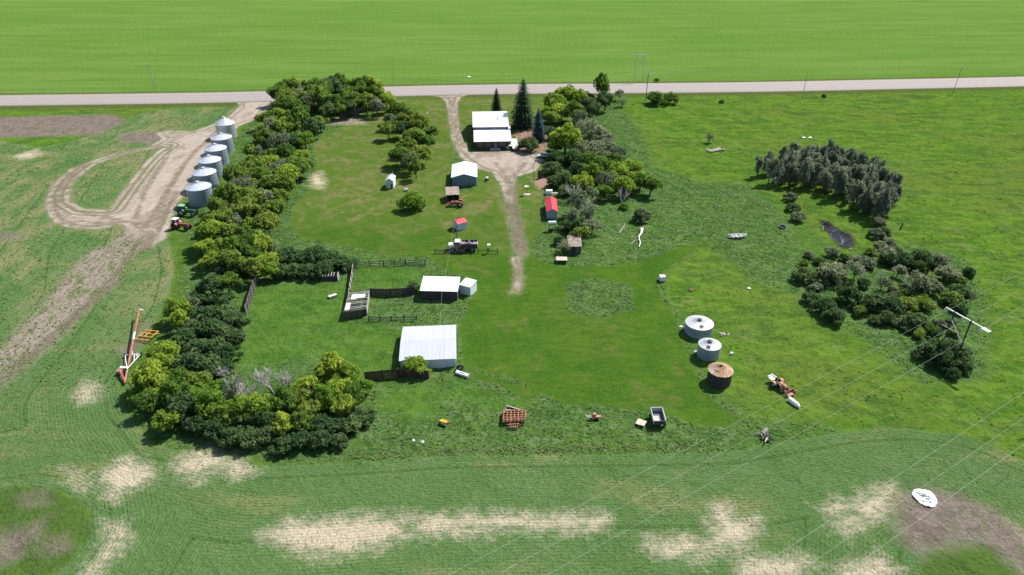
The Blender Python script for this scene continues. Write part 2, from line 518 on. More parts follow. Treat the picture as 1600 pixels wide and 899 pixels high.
xs = steps(0, 110, .95, .95, 1) + steps(110, 4500, 1.2, 900, 1.09)
xs = np.array([-x for x in xs[:0:-1]] + xs)
ys = np.array([-4000, -1500, -500, -150, -40, 0, 20, 35, 44] + steps(50, 140, .8, .8, 1) + steps(140, 310, 1.1, 1.1, 1) + steps(310, 6000, 1.5, 1200, 1.07))
XX, YY = np.meshgrid(xs, ys)
FX, FY = XX.ravel(), YY.ravel()
FD = fields(FX, FY)
rough = np.clip((1.0 - FD['mown']) / 2, 0, 1) * np.clip((1.5 - FD['gravel']) / 2, 0, 1) * np.clip((3 - FD['far']) / 3, .15, 1) * np.clip(-FD['road'] / 3, 0, 1)
rough *= np.where(FD['crop'] > 0, .25, 1)


def fbm(x, y, s):
    """smooth lumps as a sum of turned sine waves, cheap and free of any grid"""
    a = np.zeros_like(x)
    rs = np.random.RandomState(3)
    for k in range(9):
        th, f, ph = rs.uniform(0, 6.28), rs.uniform(.6, 2.2) * s, rs.uniform(0, 6.28)
        a += np.sin((x * cos(th) + y * sin(th)) * f + ph + 1.5 * np.sin((x * sin(th) - y * cos(th)) * f * .6 + ph * 2))
    return a / 9


FZ = (fbm(FX, FY, 1.1) * .28 + fbm(FX, FY, .35) * .25) * rough
pond = np.array([G(x, y)[:2] for x, y in [(1280, 345), (1292, 346), (1300, 352), (1312, 355), (1322, 366), (1332, 368), (1336, 380), (1333, 389), (1320, 386), (1312, 388), (1306, 377), (1296, 374), (1294, 362), (1284, 354)]])
pd = sdf(FX, FY, pond)
FZ = np.where(pd > -3, np.minimum(FZ, np.clip(-pd * .25, -.5, .3)), FZ)
# a shallow ditch on both sides of the road
ditch = np.clip(1 - np.abs(np.abs(FD['road'] + 4.0) - 1.0) / 3.0, 0, 1) * (FD['road'] < 0)
FZ = FZ - ditch * .35 * np.clip((-FD['gravel'] + .5) / 3, 0, 1)

nx, ny = len(xs), len(ys)
ZZ = FZ.reshape(ny, nx)
gy = np.gradient(ZZ, axis=0) / np.gradient(ys)[:, None]
gx = np.gradient(ZZ, axis=1) / np.gradient(xs)[None, :]
NRM = np.stack([-gx, -gy, np.ones_like(gx)], -1).reshape(-1, 3)
NRM /= np.linalg.norm(NRM, axis=1)[:, None]
quads = (np.arange(ny - 1)[:, None] * nx + np.arange(nx - 1)[None, :]).ravel()
quads = np.stack([quads, quads + 1, quads + nx + 1, quads + nx], 1)


def fc(k):
    return FD[k][quads].mean(1)


which = np.zeros(len(quads), int)                    # 0 pasture
which[fc('weeds') > 0] = 1
which[fc('mown') > 0] = 2
which[fc('crop') > 0] = 3
cg = fc('gravel') > 0
which[cg & (FX[quads[:, 0]] < -50)] = 4
which[cg & (FX[quads[:, 0]] >= -50)] = 5
which[fc('far') > 0] = 6
NAMES = [('pasture', 'rough bright green pasture round the slough'), ('rough_grass', 'uncut weedy grass round the farmyard'), ('lawn', 'mown grass of the farmyard'), ('crop_field', 'green young crop with pale bare patches'),
         ('gravel_yard', 'pale gravel yard and wheel tracks by the grain bins'), ('driveway', 'pale gravel driveway from the road past the house'), ('far_field', 'bright green crop field beyond the road')]


def ground_material():
    m = bpy.data.materials.new("ground_cover")
    m.use_nodes = True
    t = m.node_tree
    L = t.links.new
    b = t.nodes["Principled BSDF"]
    b.inputs["Roughness"].default_value = .95
    b.inputs["Specular IOR Level"].default_value = 0
    geo = N(t, "ShaderNodeNewGeometry")

    def noise(scale, det=4, rough=.6, st=(1, 1, 1), dist=0):
        mp = N(t, "ShaderNodeMapping")
        mp.inputs["Scale"].default_value = st
        L(geo.outputs["Position"], mp.inputs[0])
        n = N(t, "ShaderNodeTexNoise")
        n.inputs["Scale"].default_value = scale
        n.inputs["Detail"].default_value = det
        n.inputs["Roughness"].default_value = rough
        n.inputs["Distortion"].default_value = dist
        L(mp.outputs[0], n.inputs[0])
        return n.outputs[0]

    def rng(x, a, b_, lo=0., hi=1.):
        n = N(t, "ShaderNodeMapRange")
        n.inputs[1].default_value, n.inputs[2].default_value, n.inputs[3].default_value, n.inputs[4].default_value = a, b_, lo, hi
        L(x, n.inputs[0])
        return n.outputs[0]

    def mth(op, a, b_=None, c=None):
        n = N(t, "ShaderNodeMath", operation=op)
        for i, q in enumerate((a, b_, c)):
            if q is None:
                continue
            if isinstance(q, (int, float)):
                n.inputs[i].default_value = q
            else:
                L(q, n.inputs[i])
        return n.outputs[0]

    def mix(f, a, b_):
        n = N(t, "ShaderNodeMix", data_type='RGBA')
        for i, q in ((0, f), (6, a), (7, b_)):
            if isinstance(q, (int, float)):
                n.inputs[i].default_value = q
            elif isinstance(q, tuple):
                n.inputs[i].default_value = list(q) + [1]
            else:
                L(q, n.inputs[i])
        return n.outputs[2]

    def att(k):
        return N(t, "ShaderNodeAttribute", attribute_name=k).outputs["Fac"]

    big = noise(.025, 3)
    mid = noise(.11, 4)
    med = noise(.45, 4, .65)
    sml = noise(1.6, 4, .7)
    fin = noise(5.0, 3, .7)
    strk = noise(.35, 4, .65, (.35, 1.3, 1), .6)
    edge = mth('ADD', mth('MULTIPLY', mth('SUBTRACT', med, .5), 5.0), mth('MULTIPLY', mth('SUBTRACT', sml, .5), 2.5))

    def mask(k, amp, soft, off=0.):
        s = mth('ADD', mth('MULTIPLY_ADD', edge, amp, att(k)), off)
        return rng(s, -soft, soft)

    # pasture
    c = mix(rng(mid, .43, .55), (.086, .184, .016), (.056, .142, .016))
    c = mix(rng(strk, .46, .57, 0, .85), c, (.120, .212, .026))
    c = mix(rng(big, .50, .58, 0, .6), c, (.118, .160, .028))
    c = mix(rng(noise(.16, 5, .7, (.5, 1.2, 1), .8), .52, .60, 0, .8), c, (.040, .100, .020))
    c = mix(rng(noise(.24, 5, .75, (.45, 1.1, 1), .6), .56, .64, 0, .65), c, (.160, .180, .065))
    c = mix(rng(med, .50, .62, 0, .6), c, (.042, .096, .014))
    c = mix(rng(sml, .50, .62, 0, .5), c, (.150, .180, .045))
    c = mix(rng(fin, .50, .62, 0, .5), c, (.045, .095, .014))
    # weeds
    wd = mix(rng(mid, .38, .62), (.060, .130, .026), (.082, .158, .026))
    wd = mix(rng(strk, .50, .68, 0, .8), wd, (.040, .090, .026))
    wd = mix(rng(med, .57, .70, 0, .6), wd, (.120, .145, .045))
    wd = mix(rng(sml, .52, .70, 0, .45), wd, (.030, .070, .016))
    wd = mix(rng(noise(.9, 5, .75, (.6, 1.2, 1), .8), .55, .68, 0, .6), wd, (.125, .165, .070))
    wd = mix(rng(noise(.55, 5, .7, (.5, 1.5, 1), 1.6), .50, .57, 0, .75), wd, (.130, .185, .080))
    wd = mix(rng(noise(.7, 4, .7, (1.2, .6, 1), 1.4), .51, .58, 0, .75), wd, (.032, .078, .020))
    ls = mix(rng(mid, .42, .56), (.050, .124, .016), (.072, .152, .020))
    ls = mix(rng(noise(.55, 5, .7, (.5, 1.5, 1), 1.6), .50, .57, 0, .5), ls, (.105, .175, .050))
    ls = mix(rng(med, .48, .58, 0, .6), ls, (.036, .092, .014))
    ls = mix(rng(sml, .48, .62, 0, .5), ls, (.100, .180, .032))
    wd = mix(mask('lush', .7, 1.8), wd, ls)
    c = mix(mask('weeds', .55, 1.6), c, wd)
    # lawn
    mw = mix(rng(mid, .40, .62), (.042, .110, .010), (.070, .138, .014))
    mw = mix(rng(big, .50, .60, 0, .75), mw, (.085, .130, .020))
    mw = mix(rng(noise(.14, 5, .7, dist=.8), .54, .68, 0, .75), mw, (.150, .135, .046))
    mw = mix(rng(noise(.8, 4, .7, (.35, 1, 1)), .46, .58, 0, .6), mw, (.032, .088, .010))
    mw = mix(rng(sml, .50, .62, 0, .5), mw, (.095, .140, .032))
    mw = mix(rng(fin, .48, .62, 0, .55), mw, (.028, .070, .010))
    sp = N(t, "ShaderNodeSeparateXYZ")
    L(geo.outputs["Position"], sp.inputs[0])
    dry = rng(mth('MULTIPLY_ADD', mth('SUBTRACT', mid, .5), 60., sp.outputs[1]), 145, 165)
    m2 = mix(rng(mid, .40, .62), (.085, .140, .016), (.060, .122, .012))
    m2 = mix(rng(noise(.16, 5, .75, dist=1.2), .48, .58, 0, .8), m2, (.195, .160, .080))
    m2 = mix(rng(med, .48, .60, 0, .6), m2, (.050, .104, .014))
    m2 = mix(rng(sml, .47, .60, 0, .55), m2, (.120, .150, .048))
    m2 = mix(rng(fin, .48, .62, 0, .55), m2, (.042, .085, .014))
    mw = mix(dry, mw, m2)
    c = mix(mask('mown', .18, .35), c, mw)
    # the two dead-grass patches and old lanes
    # crop
    rowd = att('rowd')
    row = rng(mth('SINE', mth('MULTIPLY_ADD', rowd, 2 * pi / .5, mth('MULTIPLY', med, 3.))), -1, 1)
    tram = rng(mth('ABSOLUTE', mth('SUBTRACT', mth('FRACT', mth('MULTIPLY_ADD', rowd, 1 / 11.0, .28)), .5)), 0.012, .03, 1, 0)
    cr = mix(rng(mid, .36, .64), (.084, .160, .048), (.106, .184, .064))
    sp0 = N(t, "ShaderNodeSeparateXYZ")
    L(geo.outputs["Position"], sp0.inputs[0])
    near = rng(sp0.outputs[1], 80, 140, 1, .12)
    cr = mix(mth('MULTIPLY', mth('MULTIPLY', row, near), .24), cr, (.060, .118, .032))
    cr = mix(rng(med, .60, .78, 0, .65), cr, (.20, .20, .10))
    cr = mix(rng(noise(.07, 5, .7, (.5, 1.2, 1)), .53, .63, 0, .7), cr, (.20, .205, .085))
    cr = mix(mth('MULTIPLY', rng(sp0.outputs[1], 95, 135), rng(noise(.09, 6, .75, (1.3, .5, 1), .6), .47, .58, 0, .75)), cr, (.235, .220, .110))
    cr = mix(rng(fin, .52, .66, 0, .45), cr, (.046, .095, .024))
    cr = mix(mth('MULTIPLY', tram, rng(sml, .35, .65, .25, .8)), cr, (.036, .085, .016))
    c = mix(mask('crop', .22, .5), c, cr)
    c = mix(mask('past', .35, .8), c, mix(rng(sml, .4, .65), (.075, .130, .026), (.050, .095, .022)))
    # bare patches
    tn = mix(rng(sml, .35, .7), (.50, .43, .32), (.41, .345, .25))
    tn = mix(rng(fin, .58, .72, 0, .5), tn, (.12, .16, .05))
    brk = rng(noise(.7, 5, .75, (.5, 1.4, 1)), .46, .60, 1, .35)
    tmask = mth('MULTIPLY', mask('tan', 1.1, 1.5, .0), mth('MAXIMUM', brk, rng(att('tan'), .5, 2.5)))
    tmask = mth('MAXIMUM', mth('MULTIPLY', tmask, rng(mth('MULTIPLY', row, rng(fin, .3, .6)), .6, .95, 1, .5)), mth('MULTIPLY', rng(mth('MULTIPLY_ADD', edge, .5, att('tan')), .6, 1.6), .93))
    c = mix(tmask, c, tn)
    gr = mix(rng(sml, .35, .68), (.165, .135, .11), (.245, .20, .17))
    gr = mix(rng(fin, .5, .7, 0, .6), gr, (.115, .10, .08))
    gr = mix(rng(med, .54, .66, 0, .6), gr, (.09, .14, .03))
    gr = mix(rng(noise(.35, 4, .7), .46, .58, 0, .7), gr, (.13, .105, .085))
    c = mix(mask('grey', .7, 1.6, -.3), c, gr)
    c = mix(mask('dirt', .35, .8), c, mix(rng(sml, .35, .65), (.33, .21, .165), (.24, .15, .115)))
    c = mix(mask('mud', .5, .6, -.4), c, mix(rng(sml, .4, .6), (.028, .024, .022), (.055, .045, .036)))
    # gravel
    gv = mix(rng(med, .35, .65), (.385, .33, .275), (.30, .252, .208))
    gv = mix(rng(noise(.16, 5, .65, (1, .4, 1)), .50, .60, 0, .7), gv, (.225, .18, .145))
    gv = mix(rng(noise(.9, 5, .75, (1.3, .5, 1), .8), .54, .64, 0, .55), gv, (.44, .375, .315))
    gv = mix(rng(fin, .55, .75, 0, .35), gv, (.22, .18, .15))
    gp = att('gravel')
    track = rng(mth('SINE', mth('MULTIPLY_ADD', gp, 2.6, mth('MULTIPLY', mid, 4.))), -.1, .8, 0, .85)
    gv = mix(mth('MULTIPLY', track, rng(gp, .2, 5.5, 1, .0)), gv, (.150, .125, .09))
    gv = mix(mth('MULTIPLY', rng(noise(.5, 5, .7, (.8, .8, 1), .5), .50, .60), rng(gp, .3, 2.6, 1, .05)), gv, (.12, .15, .045))
    c = mix(mask('gravel', .42, .6), c, gv)
    ln = mix(rng(sml, .35, .65), (.33, .27, .225), (.23, .185, .15))
    ln = mix(rng(noise(.35, 4, .7, (1.6, .5, 1)), .50, .60, 0, .75), ln, (.10, .14, .035))
    c = mix(mth('MULTIPLY', mask('lane', .6, 1.6, -.6), rng(fin, .30, .5, .6, 1)), c, ln)
    rg = mth('MULTIPLY', rng(att('island'), -6.5, -4.0), rng(att('island'), -.4, -1.2))
    stk = rng(mth('SINE', mth('MULTIPLY_ADD', att('island'), 3.4, mth('MULTIPLY', med, 4.))), -.2, .7, 0, .75)
    c = mix(mth('MULTIPLY', mth('MULTIPLY', rg, stk), rng(att('gravel'), -.5, .5)), c, (.125, .135, .055))
    rutm = mth('MULTIPLY', rng(mth('MULTIPLY_ADD', mth('SUBTRACT', sml, .5), 1.6, att('rut')), .35, 1.0, 1, 0), rng(mth('MAXIMUM', att('gravel'), att('lane')), -1.0, .6))
    c = mix(mth('MULTIPLY', rutm, rng(med, .36, .56, .25, .85)), c, (.150, .122, .088))
    # far field
    ff = mix(rng(noise(.05, 4, .6, (.25, 1.6, 1)), .44, .56), (.102, .194, .034), (.124, .214, .042))
    ff = mix(rng(noise(.10, 4, .6, (.15, 1.8, 1), .5), .56, .64, 0, .6), ff, (.080, .155, .030))
    ff = mix(rng(noise(1.2, 4, .7, (.3, 1.4, 1)), .46, .62, 0, .4), ff, (.135, .208, .056))
    ff = mix(rng(noise(.03, 5, .7, (.3, 1.2, 1)), .60, .70, 0, .45), ff, (.160, .205, .075))
    ff = mix(rng(noise(.22, 4, .75, (.25, 1.0, 1)), .695, .73, 0, .8), ff, (.28, .28, .14))
    spf = N(t, "ShaderNodeSeparateXYZ")
    L(geo.outputs["Position"], spf.inputs[0])
    yy = mth('MULTIPLY_ADD', spf.outputs[0], -.055, mth('MULTIPLY_ADD', noise(.006, 2, .5), 60., spf.outputs[1]))
    tl = rng(mth('ABSOLUTE', mth('SUBTRACT', mth('FRACT', mth('MULTIPLY', yy, 1 / 27.)), .5)), .02, .05, 1, 0)
    ff = mix(mth('MULTIPLY', tl, rng(noise(.08, 3, .6, (.3, 1, 1)), .42, .56, .1, .6)), ff, (.074, .148, .026))
    ff = mix(rng(noise(.012, 3, .6, (.5, 1.2, 1)), .46, .60, 0, .4), ff, (.090, .190, .026))
    c = mix(mask('far', .12, .6), c, ff)
    # ditch strip along the road
    rd = att('road')
    c = mix(mth('MULTIPLY', rng(rd, -4.5, -1.5), rng(att('gravel'), -1, .5, 1, 0)), c, mix(rng(sml, .35, .65), (.105, .125, .035), (.06, .10, .022)))
    L(c, b.inputs["Base Color"])
    flat = mth('MULTIPLY', rng(att('mown'), -.5, .5, 1, .55), rng(att('gravel'), -.5, .5, 1, .25))
    hgt = mth('ADD', mth('MULTIPLY', sml, .55), mth('ADD', mth('MULTIPLY', fin, .25), mth('MULTIPLY', med, .9)))
    hgt = mth('MULTIPLY_ADD', mth('MULTIPLY', row, mth('MULTIPLY', mth('MULTIPLY', near, rng(att('grey'), -.5, .5, 1, 0)), rng(att('crop'), 0, .5))), .06, hgt)
    bp = N(t, "ShaderNodeBump")
    bp.inputs["Distance"].default_value = .8
    L(mth('MULTIPLY', flat, .8), bp.inputs["Strength"])
    L(hgt, bp.inputs["Height"])
    L(bp.outputs[0], b.inputs["Normal"])
    return m


GM = ground_material()
ATT = ('crop', 'rowd', 'mown', 'weeds', 'gravel', 'tan', 'grey', 'past', 'dirt', 'far', 'road', 'lane', 'lush', 'rut', 'mud', 'island')
VCO = np.stack([FX, FY, FZ], 1)
for i, (nm, lab) in enumerate(NAMES):
    q = quads[which == i]
    used, inv = np.unique(q, return_inverse=True)
    me = bpy.data.meshes.new(nm)
    me.vertices.add(len(used))
    me.vertices.foreach_set('co', VCO[used].ravel().astype(np.float32))
    me.loops.add(q.size)
    me.loops.foreach_set('vertex_index', inv.ravel().astype(np.int32))
    me.polygons.add(len(q))
    me.polygons.foreach_set('loop_start', np.arange(0, q.size, 4, dtype=np.int32))
    me.update(calc_edges=True)
    me.shade_smooth()
    me.normals_split_custom_set_from_vertices(NRM[used].tolist())
    for k in ATT:
        a = me.attributes.new(k, 'FLOAT', 'POINT')
        a.data.foreach_set('value', FD[k][used].astype(np.float32))
    me.materials.append(GM)
    o = bpy.data.objects.new(nm, me)
    COL.objects.link(o)
    o['kind'], o['label'] = 'structure', lab


# ------------------------------------------------------------------ road and pond
def road():
    m = bpy.data.materials.new("road_surface")
    m.use_nodes = True
    t = m.node_tree
    b = t.nodes["Principled BSDF"]
    b.inputs["Roughness"].default_value = .9
    at = N(t, "ShaderNodeAttribute", attribute_name="across")
    geo = N(t, "ShaderNodeNewGeometry")
    n = N(t, "ShaderNodeTexNoise")
    n.inputs["Scale"].default_value = .5
    n.inputs["Detail"].default_value = 5
    t.links.new(geo.outputs["Position"], n.inputs[0])
    ad = N(t, "ShaderNodeMath", operation='MULTIPLY_ADD')
    t.links.new(n.outputs[0], ad.inputs[0])
    ad.inputs[1].default_value = .10
    t.links.new(at.outputs["Fac"], ad.inputs[2])
    cr = N(t, "ShaderNodeValToRGB")
    e = cr.color_ramp
    e.elements[0].position, e.elements[0].color = 0, (0.187, 0.156, 0.133, 1)
    e.elements[1].position, e.elements[1].color = 1, (0.217, 0.187, 0.159, 1)
    for p, c in ((.16, (0.289, 0.249, 0.220)), (.27, (0.260, 0.228, 0.217)), (.36, (0.310, 0.271, 0.249)), (.46, (0.246, 0.217, 0.206)), (.55, (0.310, 0.271, 0.249)), (.66, (0.249, 0.220, 0.210)), (.78, (0.304, 0.264, 0.238)), (.92, (0.274, 0.231, 0.199))):
        x = e.elements.new(p)
        x.color = (*c, 1)
    t.links.new(ad.outputs[0], cr.inputs[0])
    t.links.new(cr.outputs[0], b.inputs["Base Color"])
    us = [-1, -.94, -.5, 0, .5, .94, 1]
    vs, fs, ac = [], [], []
    for i, p in enumerate(ROAD):
        a, c = ROAD[max(i - 1, 0)], ROAD[min(i + 1, len(ROAD) - 1)]
        d = (c - a) / np.linalg.norm(c - a)
        nrm = np.array([-d[1], d[0]])
        for u in us:
            q = p + nrm * u * 8.4
            z = -.25 if abs(u) == 1 else .12 + .06 * (1 - abs(u))
            vs.append((q[0], q[1], z))
            ac.append(u * .5 + .45)
    k = len(us)
    for i in range(len(ROAD) - 1):
        for j in range(k - 1):
            fs.append((i * k + j, (i + 1) * k + j, (i + 1) * k + j + 1, i * k + j + 1))
    me = bpy.data.meshes.new("road")
    me.from_pydata(vs, [], fs)
    a = me.attributes.new("across", 'FLOAT', 'POINT')
    a.data.foreach_set('value', np.array(ac, np.float32))
    me.materials.append(m)
    me.flip_normals()
    o = bpy.data.objects.new("road", me)
    COL.objects.link(o)
    o['kind'], o['label'] = 'structure', 'pale gravel road across the top of the farm'


road()
wm = bpy.data.materials.new("pond_water")
wm.use_nodes = True
_b = wm.node_tree.nodes["Principled BSDF"]
_b.inputs["Base Color"].default_value = (.010, .009, .009, 1)
_b.inputs["Roughness"].default_value = .08
_b.inputs["Specular IOR Level"].default_value = .12
mb = MB()
mb.quad(*[(p[0], p[1], -.12) for p in pond])
o = mb.build("water", wm)
o['kind'], o['label'] = 'structure', 'dark pool of the slough below the poplar grove'


# ------------------------------------------------------------------ buildings
def gable(name, label, cat, fl, fr, bl, eave, rise, wallm, roofm, over=.25, axis='y', frontm=None, panels=0, group=None):
    """fl, fr, bl: front-left, front-right, back-left eave corners in the place; ridge along 'y' (away from the front) or 'x' (along the front)"""
    fl, fr, bl = Vector(fl).xy, Vector(fr).xy, Vector(bl).xy
    W, D = (fr - fl).length, abs((bl - fl).dot(Vector((-(fr - fl).y, (fr - fl).x)).normalized()))
    rz = math.atan2((fr - fl).y, (fr - fl).x)
    t = thing(name, label, cat, (fl.x, fl.y, 0), rz, group)
    o = over
    x0, x1, y0, y1 = o, W - o, o, D - o
    if axis == 'y':
        f = MB().quad((x0, y0, -.3), (x1, y0, -.3), (x1, y0, eave), (W / 2, y0, eave + rise * (1 - 2 * o / W)), (x0, y0, eave))
        f.build('front_wall', frontm or wallm, t)
        s = MB().quad((x1, y0 + .003, -.3), (x1, y1, -.3), (x1, y1, eave), (x1, y0 + .003, eave)).quad((x0, y1, -.3), (x0, y0 + .003, -.3), (x0, y0 + .003, eave), (x0, y1, eave))
        s.quad((x1, y1 + .003, -.3), (x0, y1 + .003, -.3), (x0, y1 + .003, eave), (W / 2, y1 + .003, eave + rise * (1 - 2 * o / W)), (x1, y1 + .003, eave))
        s.build('wall', wallm, t)
        A = [((0, 0, eave), (W / 2, 0, eave + rise), (W / 2, D, eave + rise), (0, D, eave)), ((W / 2 + .004, 0, eave + rise), (W, 0, eave), (W, D, eave), (W / 2 + .004, D, eave + rise))]
    else:
        f = MB().quad((x0, y0, -.3), (x1, y0, -.3), (x1, y0, eave), (x0, y0, eave))
        f.build('front_wall', frontm or wallm, t)
        s = MB()
        for x in (x0, x1):
            s.quad((x, y0 + .003, -.3), (x, y1, -.3), (x, y1, eave), (x, D / 2, eave + rise * (1 - 2 * o / D)), (x, y0 + .003, eave))
        s.quad((x1, y1 + .003, -.3), (x0, y1 + .003, -.3), (x0, y1 + .003, eave), (x1, y1 + .003, eave))
        s.build('wall', wallm, t)
        A = [((0, 0, eave), (W, 0, eave), (W, D / 2, eave + rise), (0, D / 2, eave + rise)), ((W, D, eave), (0, D, eave), (0, D / 2 + .004, eave + rise), (W, D / 2 + .004, eave + rise))]
    for c in A:
        c = [Vector(p) + Vector((0, 0, .06)) for p in c]
        if not panels:
            r = MB().slab(c, .07)
            # standing seams
            n = max(3, int(W / .9)) if axis == 'x' else max(3, int(D / .9))
            for i in range(n + 1):
                u = i / n
                if axis == 'x':
                    p, q = c[0].lerp(c[1], u), c[3].lerp(c[2], u)
                else:
                    p, q = c[0].lerp(c[3], u), c[1].lerp(c[2], u)
                r.beam(p + Vector((0, 0, .015)), q + Vector((0, 0, .015)), .05, .05)
            r.build('roof', roofm, t)
        else:
            for i in range(panels):
                u0, u1 = i / panels, (i + 1) / panels - .0004
                p = [c[0].lerp(c[1], u0), c[0].lerp(c[1], u1), c[3].lerp(c[2], u1), c[3].lerp(c[2], u0)]
                dz = Vector((0, 0, R.uniform(0, .025)))
                r = MB().slab([k + dz for k in p], .05)
                for k in range(4):
                    v = (k + .1) / 4
                    r.beam(p[0].lerp(p[1], v) + dz + Vector((0, 0, .012)), p[3].lerp(p[2], v) + dz + Vector((0, 0, .012)), .05, .04)
                r.build('roof_panel', roofm, t)
    return t, W, D


def opening(t, name, x, z, wd, ht, m, fm=None, y=0.0, d=.05):
    f = MB().box((x, y - d / 2, z), (wd + .16, d, ht + .16)).build(name, fm or M['white'], t)
    MB().box((x, y - d / 2 - .02, z), (wd, d, ht)).build('pane' if name == 'window' else 'panel', m, f)


# the house
e0, e1 = G(740.5, 222, 2.7), G(799.5, 221, 2.7)
W, rz = (e1 - e0).length, math.atan2((e1 - e0).y, (e1 - e0).x)
ho = thing('house', 'farmhouse with bright white two step sheet metal roof at the end of the driveway', 'house', (e0.x, e0.y, 0), rz)
DL, DU, RDG = 10.2, 28.0, 21.4
MB().box((W / 2, .9 + .1, 1.2), (W - .8, .2, 3.0)).build('front_wall', M['brick'], ho)
s = MB()
for x in (.5, W - .5):
    s.quad((x, 1.1, -.3), (x, DU, -.3), (x, DU, 2.6), (x, RDG, 5.9), (x, DL + .3, 3.9), (x, DL, 3.3), (x, 1.1, 2.68))
s.quad((.5, DU + .02, -.3), (W - .5, DU + .02, -.3), (W - .5, DU + .02, 2.6), (.5, DU + .02, 2.6))
s.build('wall', M['palewall'], ho)
MB().box((W / 2 - .5, DL + .32, 3.75), (W - 1.4, .12, .9)).build('upper_wall', M['slate'], ho)


def seamroof(nm, p, n=22):
    p = [Vector(q) for q in p]
    r = MB().slab(p, .1)
    for i in range(n + 1):
        u = i / n
        r.beam(p[0].lerp(p[1], u) + Vector((0, 0, .02)), p[3].lerp(p[2], u) + Vector((0, 0, .02)), .05, .05)
    return r.build(nm, M['white_metal'], ho)


seamroof('lower_roof', ((0, 0, 2.75), (W, 0, 2.75), (W, DL + .2, 3.4), (0, DL + .2, 3.4)))
up = seamroof('upper_roof', ((-.25, DL, 4.25), (W - .35, DL, 4.25), (W - .35, RDG, 6.1), (-.25, RDG, 6.1)))
seamroof('rear_roof', ((W - .35, DU + .5, 2.6), (-.25, DU + .5, 2.6), (-.25, RDG + .02, 6.09), (W - .35, RDG + .02, 6.09)))
MB().slab(((W - .7, DL - .5, 3.9), (W + .1, DL - .5, 3.9), (W + .1, DL + 1.2, 4.1), (W - .7, DL + 1.2, 4.1)), .5).build('side_dormer', M['white_metal'], ho)
for x, y, z, h, r in ((2.1, 15.4, 4.85, .5, .10), (8.0, 15.6, 4.85, 1.0, .16), (9.6, 15.8, 4.85, .5, .10)):
    MB().rod((x, y, z), (x, y, z + h), r, n=8).rod((x, y, z + h + .03), (x, y, z + h + .12), r * 1.5, r * .6, 8).build('roof_vent', M['steel'], up)
MB().rod((6.4, 8.8, 3.0), (6.4, 8.8, 4.0), .13, n=8).build('roof_vent', M['steel'], ho)
for x, wd in ((2.0, 1.4), (4.4, 1.2), (8.9, 1.6)):
    opening(ho, 'window', x, 1.5, wd, 1.0, M['glass'], M['slate'], y=.9)
opening(ho, 'door', 6.8, 1.0, .95, 2.0, M['slate'], M['brick'], y=.9)
MB().box((6.6, .35, .12), (3.2, 1.1, .3)).build('step', M['concrete'], ho)
for y in (.3, 1.5, 6):
    MB().box((W - .25, y, 1.3), (.12, .12, 2.7)).build('porch_post', M['white'], ho)
MB().box((W + 1.2, 5.5, .06), (2.0, 10, .16)).build('side_deck', M['pale'], ho)

# garage
a, b_, c = G(704.7, 278.3, 2.5), G(745.8, 277.6, 2.5), G(704.5, 257.8, 2.5)
t, W, D = gable('garage', 'white roofed garage with slate gable wall facing the yard beside the driveway', 'garage', a, b_, c, 2.5, 1.0, M['slate'], M['white_metal'])
opening(t, 'door', W - 1.0, 1.0, .85, 1.95, M['slate'], M['slate'], y=.25)
opening(t, 'vehicle_door', W * .42, 1.05, 2.9, 2.1, M['slate'], M['slate'], y=.25, d=.04)

# little open wooden lean-to in front of it
a, b_ = G(696.8, 305.2, 2.1), G(718.0, 304.3, 2.1)
t = thing('lean_to_shed', 'brown weathered open fronted wooden shed in front of the garage', 'shed', (a.x, a.y, 0), math.atan2((b_ - a).y, (b_ - a).x))
W = (b_ - a).length
D = 4.6
n = 8
for i in range(n):
    x0, x1 = W * i / n, W * (i + 1) / n - .02
    dz = R.uniform(0, .05)
    MB().slab(((x0, R.uniform(-.1, .1), 2.1 + dz), (x1, R.uniform(-.1, .1), 2.1 + dz), (x1, D + R.uniform(-.1, .1), 2.55 + dz), (x0, D, 2.55 + dz)), .05).build('roof_board', M['brown_roof'], t)
MB().box((.15, D / 2, 1.0), (.1, D - .4, 2.2)).box((W - .15, D / 2, 1.0), (.1, D - .4, 2.2)).box((W / 2, D - .3, 1.05), (W - .4, .1, 2.3)).build('wall', M['old_wood'], t)
for x in (.2, W / 2, W - .2):
    MB().box((x, .3, .9), (.15, .15, 2.3)).build('post', M['old_wood'], t)

# small red roofed shed
fl, fr = G(716.6, 350.0, 1.9), G(730.5, 348.3, 1.9)
fl, fr = G(715.2, 350.5, 1.9), G(730.8, 346.3, 1.9)
d_ = (fr - fl).normalized()
bk = fl + Vector((-d_.y, d_.x, 0)) * 2.9
t, W, D = gable('garden_shed', 'tiny pale blue shed with bright red roof on the lawn behind the grain truck', 'shed', fl, fr, bk, 1.75, .55, M['palewall'], M['red_roof'], over=.15, axis='x', frontm=M['palewall'])
opening(t, 'door', W * .72, .85, .7, 1.6, M['palewall'], M['palewall'], y=.15)

# long red roofed shed on the right of the lane
fl, fr, bl = G(853.5, 331.5, 2.0), G(872, 331.5, 2.0), G(853, 311, 2.0)
t, W, D = gable('red_roofed_shed', 'blue grey shed with bright red gable roof beside the grove edge', 'shed', fl, fr, bl, 2.0, .75, M['bluegrey'], M['red_roof'], over=.2)
opening(t, 'door', W / 2, .9, .8, 1.7, M['bluegrey'], M['bluegrey'], y=.2)

